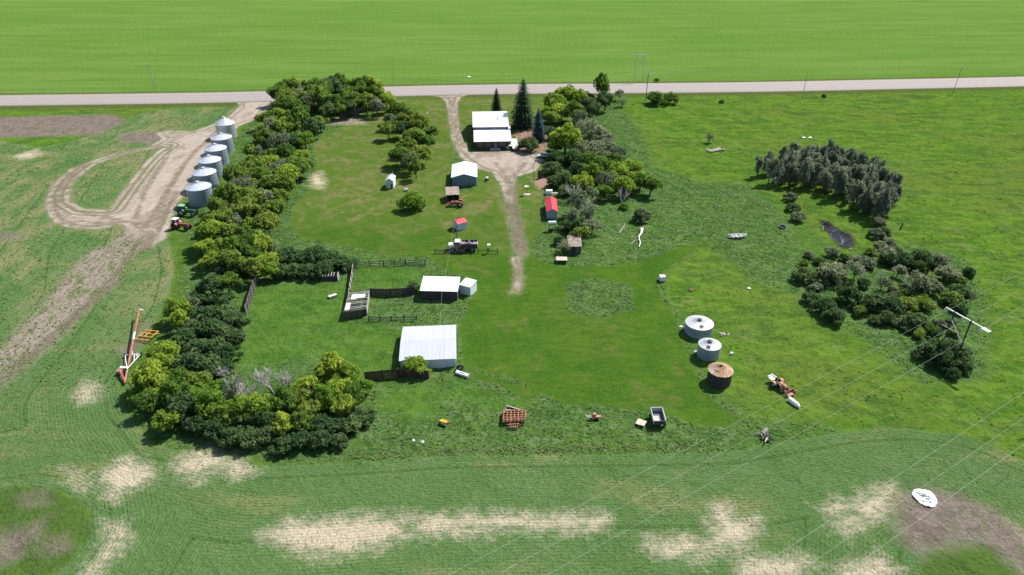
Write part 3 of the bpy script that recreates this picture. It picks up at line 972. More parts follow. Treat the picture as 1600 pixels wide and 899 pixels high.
# tall white outhouse
fl, fr, bl = G(601.7, 283.2, 2.2), G(614.6, 283.4, 2.2), G(602.6, 275.5, 2.2)
t, W, D = gable('outhouse', 'small tall white gabled outhouse on the lawn below the orchard', 'outhouse', fl, fr, bl, 2.2, .7, M['white_metal'], M['white_metal'], over=.12, frontm=M['palewall'])
opening(t, 'door', W * .74, .7, .5, 1.2, M['dark'], M['palewall'], y=.12)
MB().rod((W * .6, D + .1, 0), (W * .6, D + .1, 3.5), .08).build('vent_pipe', M['steel'], t)

# long white roofed barn with its little annex
fl, fr, bl = G(656, 454.5, 2.1), G(715.2, 456.0, 2.1), G(656.5, 432.4, 2.6)
t = thing('long_barn', 'long low barn with plain white roof and dark board wall beside the corral', 'barn', (fl.x, fl.y, 0), math.atan2((fr - fl).y, (fr - fl).x))
W, D = (fr - fl).length, (bl - fl).length * .98
for i in range(9):
    x0, x1 = W * i / 9, W * (i + 1) / 9 - .004
    dz = R.uniform(0, .02)
    r = MB().slab(((x0, 0, 2.1 + dz), (x1, 0, 2.1 + dz), (x1, D, 2.75 + dz), (x0, D, 2.75 + dz)), .06)
    for k in range(3):
        x = x0 + (k + .1) * (x1 - x0) / 3
        r.beam((x, 0, 2.12 + dz), (x, D, 2.77 + dz), .05, .04)
    r.build('roof_panel', M['white_metal'], t)
for i in range(int(W / .3)):
    MB().box((.2 + (i + .5) * (W - .4) / int(W / .3), .2 + R.uniform(-.012, .012), .95), ((W - .4) / int(W / .3) - .015, .04, 2.3)).build('plank', M['dark_wood'], t)
MB().box((.2, D / 2, 1.1), (.08, D - .5, 2.3)).box((W - .2, D / 2, 1.1), (.08, D - .5, 2.3)).box((W / 2, D - .2, 1.2), (W - .4, .08, 2.6)).build('wall', M['old_wood'], t)
fl, fr = G(717.6, 445.5, 2.0), G(734.6, 450.0, 2.0)
d_ = (fr - fl).normalized()
bk = fl + Vector((-d_.y, d_.x, 0)) * 2.7
t = thing('annex_shed', 'little white lean-to shed at the end of the long barn', 'shed', (fl.x, fl.y, 0), math.atan2(d_.y, d_.x))
W = (fr - fl).length
MB().box((W / 2, .1, .9), (W - .1, .06, 2.3)).build('front_wall', M['palewall'], t)
MB().box((.06, 1.4, .95), (.06, 2.5, 2.2)).box((W - .06, 1.4, .95), (.06, 2.5, 2.2)).box((W / 2, 2.65, 1.0), (W - .1, .06, 2.4)).build('wall', M['white_metal'], t)
r = MB().slab(((-.05, 0, 2.1), (W + .05, 0, 2.1), (W + .05, 2.75, 2.35), (-.05, 2.75, 2.35)), .06)
for i in range(6):
    r.beam((W * i / 5, 0, 2.12), (W * i / 5, 2.75, 2.37), .04, .04)
r.build('roof', M['white_metal'], t)

# the big white barn
fl, fr, bl = G(623.2, 565, 1.75), G(713.2, 561.2, 1.75), G(625.6, 511.5, 1.75)
t, W, D = gable('big_barn', 'large low white barn with wide pale ribbed roof, biggest building in the yard', 'barn', fl, fr, bl, 1.75, .55, M['palewall'], M['barn_roof'], over=.15, axis='x', panels=11)
for i in range(11):
    MB().box((.15 + (i + .5) * (W - .3) / 11, .13, .7), ((W - .3) / 11 - .02, .04, 2.0)).build('wall_panel', M['palewall'], t)

# weathered cabin with brown roof in the grove
fl, fr = G(888, 385.5, 1.9), G(909.7, 385.5, 1.9)
t = thing('old_cabin', 'small brown roofed wooden cabin half hidden in weeds below the grove', 'shed', (fl.x, fl.y, 0), 0)
W = (fr - fl).length
D = 4.6
for i in range(9):
    x0, x1 = W * i / 9, W * (i + 1) / 9 - .02
    dz = R.uniform(0, .05)
    MB().slab(((x0, R.uniform(-.1, .1), 1.9 + dz), (x1, R.uniform(-.1, .1), 1.9 + dz), (x1, D, 2.45 + dz), (x0, D, 2.45 + dz)), .05).build('roof_board', M['mossy_roof'], t)
MB().box((W / 2, .25, .8), (W - .4, .08, 2.1)).box((.2, D / 2, .9), (.08, D - .5, 2.2)).box((W - .2, D / 2, .9), (.08, D - .5, 2.2)).box((W / 2, D - .2, 1.0), (W - .4, .08, 2.5)).build('wall', M['old_wood'], t)
opening(t, 'door', W * .4, .8, .8, 1.6, M['dark'], M['old_wood'], y=.21)
MB().rod((W * .15, D * .8, 2.2), (W * .15, D * .8, 3.2), .1).build('stove_pipe', M['steel'], t)

# ------------------------------------------------------------------ grain bins
GB = 'grain bins standing in a row beside the gravel yard'


def bin_mesh(r, h, n=36, ribs=26):
    w_ = MB()
    prof = [(r * .995, 0)]
    k = int(h / .18)
    for i in range(k):
        z = h * i / k
        prof += [(r * 1.0, z + .02), (r * 1.006, z + h / k * .5), (r, z + h / k - .02)]
    prof.append((r, h))
    w_.lathe(prof, n)
    return w_


def bin_roof(r, h, rise, ribs=26, cap=.35):
    q = MB().lathe([(r * 1.03, h - .04), (r * 1.03, h), (cap, h + rise), (cap, h + rise - .1)], ribs * 2, wob=lambda i, j: 1.0 + (.004 if i % 2 else 0))
    for i in range(ribs):
        a = 2 * pi * i / ribs
        q.beam((r * 1.02 * cos(a), r * 1.02 * sin(a), h + .03), (cap * cos(a), cap * sin(a), h + rise + .03), .05, .06)
    return q


def make_bin(label, r, h, rise, loc, wm_, rm, capm, group=GB, bands=True, rz=0):
    t = thing('grain_bin', label, 'grain bin', loc, rz, group)
    nb = max(2, round(h / 1.12))
    hb = h / nb
    for i in range(nb):
        sec = bin_mesh(r - .004 * i, hb - .01)
        sec.v = [(x, y, z + hb * i) for x, y, z in sec.v]
        sec.build('wall_ring', wm_, t, smooth=True)
    bin_roof(r, h, rise).build('roof', rm, t, smooth=False)
    MB().rod((0, 0, h + rise - .05), (0, 0, h + rise + .22), .42, .34, 12).rod((0, 0, h + rise + .22), (0, 0, h + rise + .32), .46, .1, 12).build('roof_cap', capm, t)
    l = MB()
    ang = -2.2
    for sgn in (-.2, .2):
        l.rod((r * 1.03 * cos(ang) - sgn * sin(ang), r * 1.03 * sin(ang) + sgn * cos(ang), .4), (r * 1.03 * cos(ang) - sgn * sin(ang), r * 1.03 * sin(ang) + sgn * cos(ang), h), .025, n=4)
    for k in range(int(h / .35)):
        z = .5 + k * .35
        l.rod((r * 1.03 * cos(ang) + .2 * sin(ang), r * 1.03 * sin(ang) - .2 * cos(ang), z), (r * 1.03 * cos(ang) - .2 * sin(ang), r * 1.03 * sin(ang) + .2 * cos(ang), z), .02, n=4)
    l.build('ladder', M['steel'], t)
    hx = r * .7
    MB().box((hx * cos(-2.2), hx * sin(-2.2), h + rise * .34), (.7, .6, .18), rz=-2.2, ry=.35).build('roof_hatch', capm, t)
    return t


# bin eave centres read off the photograph (height of the eave about 4.7 m)
BH = 4.7
bins = [(309.8, 291.5), (318.5, 269.0), (327.0, 249.8), (336.5, 231.5), (345.5, 214.5), (350.8, 192.5)]
L0 = 'nearest galvanised grain bin of the long row, beside the green tractor'
p = G(*bins[0], BH)
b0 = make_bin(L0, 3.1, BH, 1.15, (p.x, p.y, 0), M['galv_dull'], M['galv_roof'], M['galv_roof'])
BL = ['second galvanised grain bin counting from the green tractor end of the row', 'third galvanised grain bin from the green tractor end, full height behind two nearer ones',
      'fourth galvanised grain bin from the tractor end, third from the road end of the row', 'fifth galvanised grain bin, just in front of the steep roofed one at the road end']
for (px, py), lab in zip(bins[1:5], BL):
    p = G(px, py, BH)
    o = dup(b0, (p.x, p.y, 0), R.uniform(-.4, .4), lab)
p = G(*bins[5], BH)
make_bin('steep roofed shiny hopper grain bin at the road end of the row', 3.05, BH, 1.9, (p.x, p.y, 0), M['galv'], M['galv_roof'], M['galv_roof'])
GB2 = 'old bins at the edge of the mown yard'
p = G(1093, 504.5, 2.05)
make_bin('wide low steel bin with white roof, farthest of the yard trio', 2.5, 2.05, .55, (p.x, p.y, 0), M['galv_dull'], M['bin_roof'], M['dark'], GB2, rz=.6)
p = G(1109, 538, 2.4)
make_bin('smaller taller steel bin with white roof, middle of the yard trio', 1.92, 2.4, .5, (p.x, p.y, 0), M['galv_dull'], M['bin_roof'], M['dark'], GB2, rz=.2)
p = G(1126, 578, 2.4)
t = thing('wooden_bin', 'dark round wooden grain bin with rusty roof, nearest of the yard trio', 'grain bin', (p.x, p.y, 0), 0, GB2)
n = 44
pm = MB().box((0, 0, 1.1), (.27, .05, 2.6)).mesh('plank', M['dark_wood'])
for i in range(n):
    a = 2 * pi * i / n
    put('plank', pm, t, (1.93 * cos(a), 1.93 * sin(a), 0), a + pi / 2)
for z in (.5, 1.3, 2.1):
    MB().lathe([(1.975, z), (1.985, z + .03), (1.975, z + .06)], 44).build('hoop', M['dark'], t)
bin_roof(2.02, 2.4, .75, 20, .3).build('roof', M['rust_roof'], t)
MB().rod((0, 0, 3.1), (0, 0, 3.4), .3, .22, 12).build('roof_cap', M['dark'], t)
MB().lathe([(.62, 2.965), (.33, 3.15)], 20).build('cap_flashing', M['steel'], t)
for a in (3.7, 4.05):
    MB().box((1.2 * cos(a), 1.2 * sin(a), 2.78), (.5, .12, .06), rz=a + 1.57).build('roof_patch', M['dark'], t)


# ------------------------------------------------------------------ fences
def frange(a, b, s):
    n = max(1, int(round((b - a) / s)))
    return [a + (b - a) * i / n for i in range(n + 1)]


def board_fence(label, pts, h, m, wd=.22, cat='fence', name='board_fence', posts=True, jag=.12, group=None):
    pts = [Vector((p[0], p[1], 0)) for p in pts]
    t = thing(name, label, cat, pts[0], 0, group)
    me = MB().box((0, 0, h / 2 - .1), (wd - .015, .035, h + .2)).mesh('board', m)
    pm = MB().rod((0, .1, -.3), (0, .1, h + .05), .09, n=6).mesh('post', M['pole'])
    for a, b in zip(pts[:-1], pts[1:]):
        d = b - a
        ln = d.length
        rz = math.atan2(d.y, d.x)
        n = int(ln / wd)
        for i in range(n):
            q = a + d * ((i + .5) / n) - pts[0]
            put('board', me, t, (q.x, q.y, R.uniform(-jag, 0)), rz + R.uniform(-.05, .05))
        for u in frange(0, 1, 2.4 / ln):
            q = a + d * u - pts[0]
            put('post', pm, t, q, rz)
        q0, q1 = a - pts[0], b - pts[0]
        off = Vector((-d.y, d.x, 0)).normalized() * .05
        for z in (.4, h * .8):
            MB().beam(q0 + off + Vector((0, 0, z)), q1 + off + Vector((0, 0, z)), .05, .12).build('rail', m, t)
    return t


def rail_fence(label, pts, h, m, rails=3, step=2.4, name='rail_fence', miss=0.0):
    pts = [Vector((p[0], p[1], 0)) for p in pts]
    t = thing(name, label, 'fence', pts[0], 0)
    for a, b in zip(pts[:-1], pts[1:]):
        d = b - a
        ln = d.length
        us = frange(0, 1, step / ln)
        for u in us:
            q = a + d * u - pts[0]
            hh = h + R.uniform(0, .3)
            MB().rod((q.x, q.y, -.3), (q.x + R.uniform(-.06, .06), q.y, hh), .11, n=6).build('post', M['dark_wood'], t)
        for u0, u1 in zip(us[:-1], us[1:]):
            for k in range(rails):
                if R.random() < miss:
                    continue
                z = h * (k + .6) / rails
                MB().beam(a + d * u0 - pts[0] + Vector((0, -.1, z + R.uniform(-.07, .07))), a + d * u1 - pts[0] + Vector((0, -.1, z + R.uniform(-.07, .07))), .04, .16).build('rail', m, t)
    return t


board_fence('tall grey board windbreak running out of the tree belt', [G(402.5, 441), G(396, 457), G(384.5, 494)], 2.1, M['old_wood'], name='windbreak_fence')
board_fence('reddish brown board windbreak in front of the big barn and yellow bush', [G(571, 594.5), G(598, 591.5), G(622, 589.5), G(670, 593)], 1.75, M['red_wood'], name='windbreak_fence')
board_fence('grey board wall along the left side of the corral', [G(552.5, 420), G(545, 468)], 1.5, M['grey_wood'], name='corral_fence')
board_fence('dark board fence between the pen and the long barn', [G(577, 462), G(610, 462.5), G(649, 460)], 1.7, M['dark_wood'], name='corral_fence')
rail_fence('grey pole and plank fence along the far side of the corral', [G(556, 417), G(600, 416), G(634, 413.5), G(665, 415)], 1.3, M['old_wood'], 3, 3.0)
rail_fence('low pole fence at the near side of the corral', [G(577, 502), G(612, 502), G(651, 501)], 1.1, M['old_wood'], 2, 2.2)
rail_fence('broken dark rail fence in front of the grain truck', [G(680, 396), G(712, 396.5), G(740, 396.5)], 1.1, M['old_wood'], 3, 2.3, miss=.2)
rail_fence('short rail fence with a bird box right of the grain truck', [G(747, 396), G(778, 396)], 1.1, M['red_wood'], 1, 2.6)
p = G(764, 395)
t = thing('bird_box', 'white bird box on a post between the short fence rails', 'bird box', p)
MB().rod((0, 0, 0), (0, 0, 1.5), .07).build('post', M['dark_wood'], t)
MB().box((0, 0, 1.75), (.55, .5, .5)).build('box', M['white'], t)
MB().slab(((-.36, -.34, 2.03), (.36, -.34, 2.03), (.36, .34, 2.1), (-.36, .34, 2.1)), .05).build('roof', M['pale'], t)

# roofless pen
c0, c1, c2, c3 = G(538.5, 499), G(573.5, 494.5), G(578, 462.5), G(547, 465)
t = thing('roofless_pen', 'roofless dark timber pen with bare rafters and three pale sheets on top', 'pen', c0)
o0 = Vector(c0)
q = [Vector(x) - o0 for x in (c0, c1, c2, c3)]
H1 = 1.6
UP = Vector((0, 0, H1))


def wallplanks(a, b, m, h=H1 + .1, n=16):
    rz = math.atan2((b - a).y, (b - a).x)
    me = MB().box((0, 0, h / 2 - .1), ((b - a).length / n - .02, .05, h)).mesh('plank', m)
    for i in range(n):
        put('plank', me, t, a.lerp(b, (i + .5) / n) + Vector((0, 0, R.uniform(-.05, .02))), rz)


wallplanks(q[0], q[1], M['dark_wood'])
wallplanks(q[1], q[2], M['grey_wood'])
wallplanks(q[3], q[0], M['grey_wood'])
for x in q:
    MB().rod(x - Vector((0, 0, .3)), x + UP + Vector((0, 0, .15)), .1, n=6).build('post', M['old_wood'], t)
for i in range(13):
    u = (i + .3) / 13
    a, b = q[0].lerp(q[3], u), q[1].lerp(q[2], u)
    MB().beam(a + UP + Vector((0, 0, R.uniform(0, .1))), b + UP + Vector((0, 0, R.uniform(0, .1))), .13, .1).build('rafter', M['grey_wood'] if i % 3 else M['old_wood'], t)


def bil(u, v):
    return q[0].lerp(q[1], u).lerp(q[3].lerp(q[2], u), v) + UP + Vector((0, 0, .16))


for u0, u1, v0, v1 in ((.03, .24, .05, .36), (.2, .46, .52, .76), (.47, .86, .56, .74)):
    MB().slab((bil(u0, v0), bil(u1, v0), bil(u1, v1), bil(u0, v1)), .04).build('roof_sheet', M['pale'], t)

# open feed box by the hedge
p = G(502.5, 440)
t = thing('feed_box', 'old dark open topped feed bunk with pale end board by the hedge', 'feed box', p, .05)
MB().box((1.7, 0, .6), (3.3, .1, 1.2)).box((1.7, 1.5, .6), (3.3, .1, 1.2)).build('side', M['dark_wood'], t)
MB().box((3.4, .75, .7), (.1, 1.65, 1.4)).build('end_board', M['grey_wood'], t)
MB().box((.05, .75, .6), (.1, 1.4, 1.2)).build('end_panel', M['dark_wood'], t)
for k in range(5):
    MB().box((.4 + k * .55, .75, 1.24), (.14, 1.55, .06)).build('slat', M['grey_wood'], t)
p = G(515, 468)
t = thing('water_trough', 'white trough lying in the grass left of the pen', 'trough', p, .62)
MB().slab(((-.0, 0, .5), (1.7, 0, .5), (1.7, .7, .5), (0, .7, .5)), .35).build('body', M['pale'], t)
MB().box((.85, .0, .5), (1.8, .08, .12)).box((.85, .7, .5), (1.8, .08, .12)).box((0, .35, .5), (.08, .8, .12)).box((1.7, .35, .5), (.08, .8, .12)).build('rim', M['plywood'], t)


# ------------------------------------------------------------------ poles and lines
def pole(name, label, px, py, h, arm=True, r=.16, m='pole', lean=(0, 0), ins=3, az=0.0, armw=2.4, xfmr=False, group=None):
    p = G(px, py)
    t = thing(name, label, 'utility pole', p, az, group)
    MB().rod((0, 0, -.3), (lean[0], lean[1], h), r, r * .7, 8).build('pole', M[m], t)
    if arm:
        MB().beam((lean[0] - armw / 2, lean[1] + .15, h - .35), (lean[0] + armw / 2, lean[1] + .15, h - .35), .12, .14).build('crossarm', M['steel'], t)
    for i in range(ins):
        x = lean[0] + (i - (ins - 1) / 2) * armw / max(ins - 1, 1) * .9 if arm else lean[0]
        MB().rod((x, lean[1] + .15, h - .28), (x, lean[1] + .15, h + .05), .08, .05, 6).build('insulator', M['pale'], t)
    if xfmr:
        MB().rod((lean[0] + .35, lean[1] - .2, h - 1.6), (lean[0] + .35, lean[1] - .2, h - .7), .26, n=10).build('transformer', M['pale'], t)
    return t, Vector((p.x + lean[0], p.y + lean[1], h))


PG = 'utility poles along the road'
t, P1 = pole('utility_pole', 'wooden utility pole with crossarm and transformer beside the round roadside bush', 1009, 157, 10.6, armw=2.8, xfmr=True, group=PG)
t, P2 = pole('utility_pole', 'thin pale utility pole at the ditch right of the roadside bush', 1253.5, 154, 10.2, False, .12, 'greypole', ins=1, group=PG)
t, P3 = pole('utility_pole', 'leaning utility pole near the right hand end of the road', 1488, 148, 10.5, True, .12, 'greypole', (.6, .3), ins=2, armw=.8, group=PG)
t, P4 = pole('utility_pole', 'pale utility pole in the field edge left of the tree belt', 242, 141, 10.4, True, .12, 'greypole', (-.3, 0), ins=2, armw=.8, group=PG)
t, P5 = pole('utility_pole', 'slim utility pole in the field edge beyond the tree belt corner', 615.6, 130, 10.0, False, .12, 'greypole', ins=1, group=PG)
t, P6 = pole('utility_pole', 'short dark pole between the tiny red roofed shed and grain truck', 713.7, 371, 5.7, False, .1, 'pole', ins=1)
t, P7 = pole('yard_light_pole', 'bare thin yard light pole at the edge of the gravel turnaround', 833.5, 292, 6.6, False, .07, 'pole', ins=0)
lh = MB().beam((0, 0, 6.5), (-.8, -.1, 6.8), .06, .06).build('lamp_arm', M['steel'], t)
MB().rod((-.8, -.1, 6.75), (-1.2, -.15, 6.7), .1, .16, 8).build('lamp_head', M['steel'], t)
# far H-frame
p = G(997, 127.5)
t = thing('transmission_tower', 'pale two legged transmission tower beyond the road by the utility pole', 'power tower', p, .1)
for x in (-1.5, 1.5):
    MB().rod((x * 1.25, 0, 0), (x, 0, 11.6), .14, .1).build('leg', M['steel'], t)
MB().beam((-3.4, 0, 11), (3.4, 0, 11), .14, .2).build('crossarm', M['pale'], t)
MB().beam((-1.7, .05, 5), (1.5, .05, 9.5), .08, .1).beam((1.7, -.05, 5), (-1.5, -.05, 9.5), .08, .1).build('brace', M['steel'], t)
for x in (-3, 0, 3):
    MB().rod((x, 0, 10.9), (x, 0, 10.0), .08, n=6).build('insulator', M['pale'], t)

# near H-frame among the shrubs: legs 8 m, arm from (1478,481) to (1532,512) on the photograph
HF = 8.3
A0, A1 = G(1477, 481, HF), G(1534, 513, HF)
u = (A1 - A0).normalized()
mid_ = (A0 + A1) / 2
t = thing('transmission_tower', 'two legged wooden transmission tower with white crossarm rising from dark shrubs', 'power tower', (mid_.x, mid_.y, 0), math.atan2(u.y, u.x))
half = (A1 - A0).length / 2
for x in (-half * .48, half * .42):
    MB().rod((x, 0, -.3), (x, 0, HF + .25), .17, .12, 8).build('leg', M['dark_wood'], t)
MB().beam((-half, .2, HF), (half, .2, HF), .14, .2).build('crossarm', M['white'], t)
MB().beam((-half * .48, -.2, HF - 1.3), (half * .42, -.2, HF - 4.3), .1, .14).build('brace', M['steel'], t)
MB().beam((-half * .8, -.2, HF - 3.1), (half * .1, -.2, HF - 2.9), .05, .06).build('guy_rod', M['steel'], t)
MB().box((half + .65, .2, HF + .02), (1.3, .75, .06)).build('marker_board', M['white_metal'], t)
INS = []
for x in (-half * .98, half * .02, half * .96):
    MB().rod((x, 0, HF - .1), (x, 0, HF - .85), .09, .12, 6).build('insulator', M['pale'], t)
    INS.append(t.matrix_basis @ Vector((x, 0, HF - .85)) if False else Vector((mid_.x + x * u.x, mid_.y + x * u.y, HF - .85)))


def wire(label, pts, r=.022, sag=0.0, group='power lines over the fields'):
    mb = MB()
    pts = [Vector(p) for p in pts]
    P_ = []
    for a, b in zip(pts[:-1], pts[1:]):
        for i in range(13):
            k = i / 12
            q = a.lerp(b, k)
            q.z -= sag * 4 * k * (1 - k)
            P_.append(q)
    for a, b in zip(P_[:-1], P_[1:]):
        if (b - a).length > 1e-4:
            mb.rod(a, b, r, n=4)
    o = mb.build('power_line', M['wire'])
    o['label'], o['category'], o['group'] = label, 'power line', group


def thru(a, b, k0, k1):
    return [a + (b - a) * k0, a + (b - a) * k1]


for i, (nm, lp, rp) in enumerate((('farthest', (700, 899), (1600, 425)), ('middle', (775, 899), (1600, 449)), ('nearest', (854, 899), (1600, 477)))):
    l, r_ = G(*lp, 6.4), G(*rp, 7.2)
    wire(f'{nm} of the three power lines carried by the near transmission tower', [INS[i] + (l - INS[i]) * 1.5, l, INS[i], r_, INS[i] + (r_ - INS[i]) * 3.5], .013)
for nm, a, b in (('farthest', (1559, 640), (1212, 869)), ('middle', (1600, 653), (1259, 886)), ('nearest', (1600, 694), (1320, 896))):
    wire(f'{nm} of three power lines crossing the bottom right crop field', thru(G(*a, 9.0), G(*b, 8.6), -1.2, 2.2), .014)
up1 = Vector((0, 0, .1))
wire('service wire along the road poles right of the bush', [P1 + up1, P2 + up1, P3 + up1, P3 + (P3 - P2)], .012, .6, 'thin wires of the road poles')
wire('service wire from the dark pole over both white barns', [P6, G(690.5, 456, 4.4), G(687, 510, 4.2)], .011, .3, 'thin wires of the road poles')


# ------------------------------------------------------------------ machines
def tractor(label, loc, rz, body, L=3.6, rear=.78, front=.45, cabm=None, canopy=None, rim='steel', loader=None, hoodl=None, name='tractor', seatm='black'):
    """local +x is forward"""
    t = thing(name, label, 'tractor', loc, rz)
    wb = L * .58
    hz = rear * 1.05
    h = MB()
    hl = L * .5
    h.box((wb * .62 + .1, 0, hz + .28), (hl, .62, .52)).box((wb * .62 + .1, 0, hz + .56), (hl * .96, .44, .08)).box((wb * .62 + hl / 2 + .13, 0, hz + .22), (.08, .54, .5))
    h.build('hood', M[hoodl or body], t)
    MB().box((wb * .45, 0, hz - .1), (wb * 1.15, .42, .34)).box((-.1, 0, hz - .1), (.7, .6, .5)).build('chassis', M['dark'], t)
    MB().rod((0, -.85, rear), (0, .85, rear), .1).rod((wb, -.65, front), (wb, .65, front), .08).build('axle', M['dark'], t)
    for s_ in (-1, 1):
        wv = MB().wheel((0, s_ * .82, rear), rear, .42, n=20).build('wheel', M['black'], t)
        MB().rod((0, s_ * .74, rear), (0, s_ * .93, rear), rear * .56, n=14).build('rim', M[rim], wv)
        wv = MB().wheel((wb, s_ * .68, front), front, .24, n=16).build('wheel', M['black'], t)
        MB().rod((wb, s_ * .62, front), (wb, s_ * .76, front), front * .56, n=12).build('rim', M[rim], wv)
        f = MB()
        pr = [(rear * 1.08 * cos(a), rear * 1.08 * sin(a) + rear) for a in (2.6, 2.1, 1.6, 1.1, .6)]
        for (x0, z0), (x1, z1) in zip(pr[:-1], pr[1:]):
            f.slab(((x0, s_ * .82 - .25, z0), (x1, s_ * .82 - .25, z1), (x1, s_ * .82 + .25, z1), (x0, s_ * .82 + .25, z0)), .04)
        f.build('fender', M[body], t)
    MB().box((-.15, 0, hz + .35), (.45, .45, .12)).box((-.38, 0, hz + .6), (.1, .45, .45)).build('seat', M[seatm], t)
    MB().lathe([(.2, 0), (.22, .02), (.2, .04)], 12, (.42, 0, hz + .8)).rod((.6, 0, hz + .4), (.42, 0, hz + .82), .025).build('steering_wheel', M['dark'], t)
    MB().rod((wb * .7, .12, hz + .5), (wb * .7, .12, hz + 1.25), .045).build('exhaust', M['dark'], t)
    if cabm or canopy:
        c = MB()
        for x in (-.6, .55):
            for y in (-.6, .6):
                c.beam((x, y, hz + .1), (x, y, hz + 1.55), .07, .07)
        c.build('cab_post', M[cabm or body], t)
        MB().box((-.02, 0, hz + 1.6), (1.5, 1.45, .12)).box((-.02, 0, hz + 1.68), (1.3, 1.25, .08)).build('cab_roof', M[canopy or cabm], t)
        if cabm:
            MB().box((-.02, 0, hz + .85), (1.08, 1.14, 1.25)).build('cab_glass', M['glass'], t)
    if loader:
        l = MB()
        for s_ in (-1, 1):
            l.beam((.3, s_ * .5, hz + .55), (wb + .8, s_ * .5, .5), .1, .16).beam((.3, s_ * .5, hz + .55), (.3, s_ * .5, .5), .1, .12)
        l.build('loader_arm', M[loader], t)
        b = MB().slab(((wb + .8, -.9, .3), (wb + 1.5, -.9, .3), (wb + 1.5, .9, .3), (wb + .8, .9, .3)), .06)
        b.box((wb + .8, 0, .55), (.06, 1.8, .6)).box((wb + 1.1, -.9, .5), (.7, .05, .45)).box((wb + 1.1, .9, .5), (.7, .05, .45))
        b.build('bucket', M[loader], t)
    return t


p = G(287, 336)
tractor('green tractor with pale green canopy parked below the nearest grain bin', (p.x, p.y, 0), -.12, 'green', L=5.2, rear=.95, front=.7, canopy='palegreen', rim='palegreen')
p = G(277, 357)
tractor('red tractor with white cab roof parked beside the green tractor', (p.x, p.y, 0), -.22, 'red', L=5.2, rear=.9, front=.6, cabm='white', rim='dark', hoodl='red')
p = G(719.5, 322)
tractor('small red loader tractor parked in front of the brown open shed', (p.x, p.y, 0), pi + .04, 'redorange', L=3.7, rear=.72, front=.42, loader='redorange')
p = G(1213.5, 603)
tractor('old orange loader tractor with white rear platform rusting in the pasture', (p.x, p.y, 0), math.radians(-62), 'orange', L=2.9, rear=.55, front=.34, loader='redorange')
tt = bpy.data.objects.get('tractor.003') or SC.objects['tractor']
MB().box((-1.1, 0, .85), (1.0, 1.1, .14)).box((-1.6, 0, 1.0), (.12, 1.1, .35)).box((-1.05, .5, 1.0), (.8, .1, .2)).build('rear_platform', M['white'], tt)
p = G(790, 234.5)
t = thing('garden_tractor', 'small green garden tractor with white hood at the house corner', 'lawn tractor', p, .15)
MB().box((.6, 0, .75), (1.1, .8, .6)).box((.6, 0, 1.08), (.9, .6, .1)).build('hood', M['palegreen'], t)
MB().box((1.5, 0, 1.35), (1.2, 1.1, .1)).build('canopy', M['white'], t)
MB().rod((1.1, .45, .6), (1.1, .45, 1.35), .04).rod((1.1, -.45, .6), (1.1, -.45, 1.35), .04).rod((1.95, .45, .6), (1.95, .45, 1.35), .04).rod((1.95, -.45, .6), (1.95, -.45, 1.35), .04).build('canopy_post', M['green'], t)
MB().box((1.0, 0, .5), (2.2, .7, .25)).build('chassis', M['green'], t)
MB().box((1.6, 0, .85), (.5, .55, .4)).build('seat', M['black'], t)
for x, r_ in ((.2, .32), (1.8, .45)):
    for y in (-.6, .6):
        MB().wheel((x, y, r_), r_, .28, n=14, hole=.1).build('wheel', M['black'], t)
p = G(801.5, 236.5)
t = thing('riding_mower', 'small dark red riding mower parked in the shade beside the gravel', 'mower', p, .1)
MB().box((.9, 0, .6), (1.0, .7, .5)).build('hood', M['redorange'], t)
MB().box((.5, 0, .35), (1.9, 1.0, .2)).build('mower_deck', M['dark'], t)
MB().box((.05, 0, .65), (.45, .5, .25)).box((-.2, 0, .9), (.1, .5, .45)).build('seat', M['black'], t)
for x, r_ in ((-.1, .35), (1.2, .25)):
    for y in (-.5, .5):
        MB().wheel((x, y, r_), r_, .22, n=14, hole=.1).build('wheel', M['black'], t)

# car in the shade by the gravel
p = G(838.5, 246.5)
t = thing('parked_car', 'silver car with its pale bonnet poking out of the tree shade', 'car', p, .05)
prof = [(0, .45), (.1, .8), (1.2, .92), (1.9, 1.42), (3.2, 1.42), (3.9, .98), (4.3, .9), (4.35, .45)]
b = MB()
for y in (-.82, .82):
    b.quad(*[(x, y, z) for x, z in prof])
for (x0, z0), (x1, z1) in zip(prof, prof[1:] + prof[:1]):
    b.quad((x0, -.82, z0), (x1, -.82, z1), (x1, .82, z1), (x0, .82, z0))
b.build('body', M['steel'], t)
MB().slab(((1.3, -.68, 1.0), (1.3, .68, 1.0), (1.86, .62, 1.44), (1.86, -.62, 1.44)), .02).build('windshield', M['glass'], t)
MB().box((2.5, 0, 1.2), (1.2, 1.67, .28)).build('side_window', M['glass'], t)
for x in (.85, 3.5):
    for y in (-.8, .8):
        wv = MB().wheel((x, y, .32), .32, .2, n=14).build('wheel', M['black'], t)
        MB().rod((x, y - .06, .32), (x, y + .06, .32), .18, n=10).build('rim', M['steel'], wv)
MB().box((.02, -.55, .68), (.06, .3, .14)).build('headlight', M['white'], t)
MB().box((.02, .55, .68), (.06, .3, .14)).build('headlight', M['white'], t)

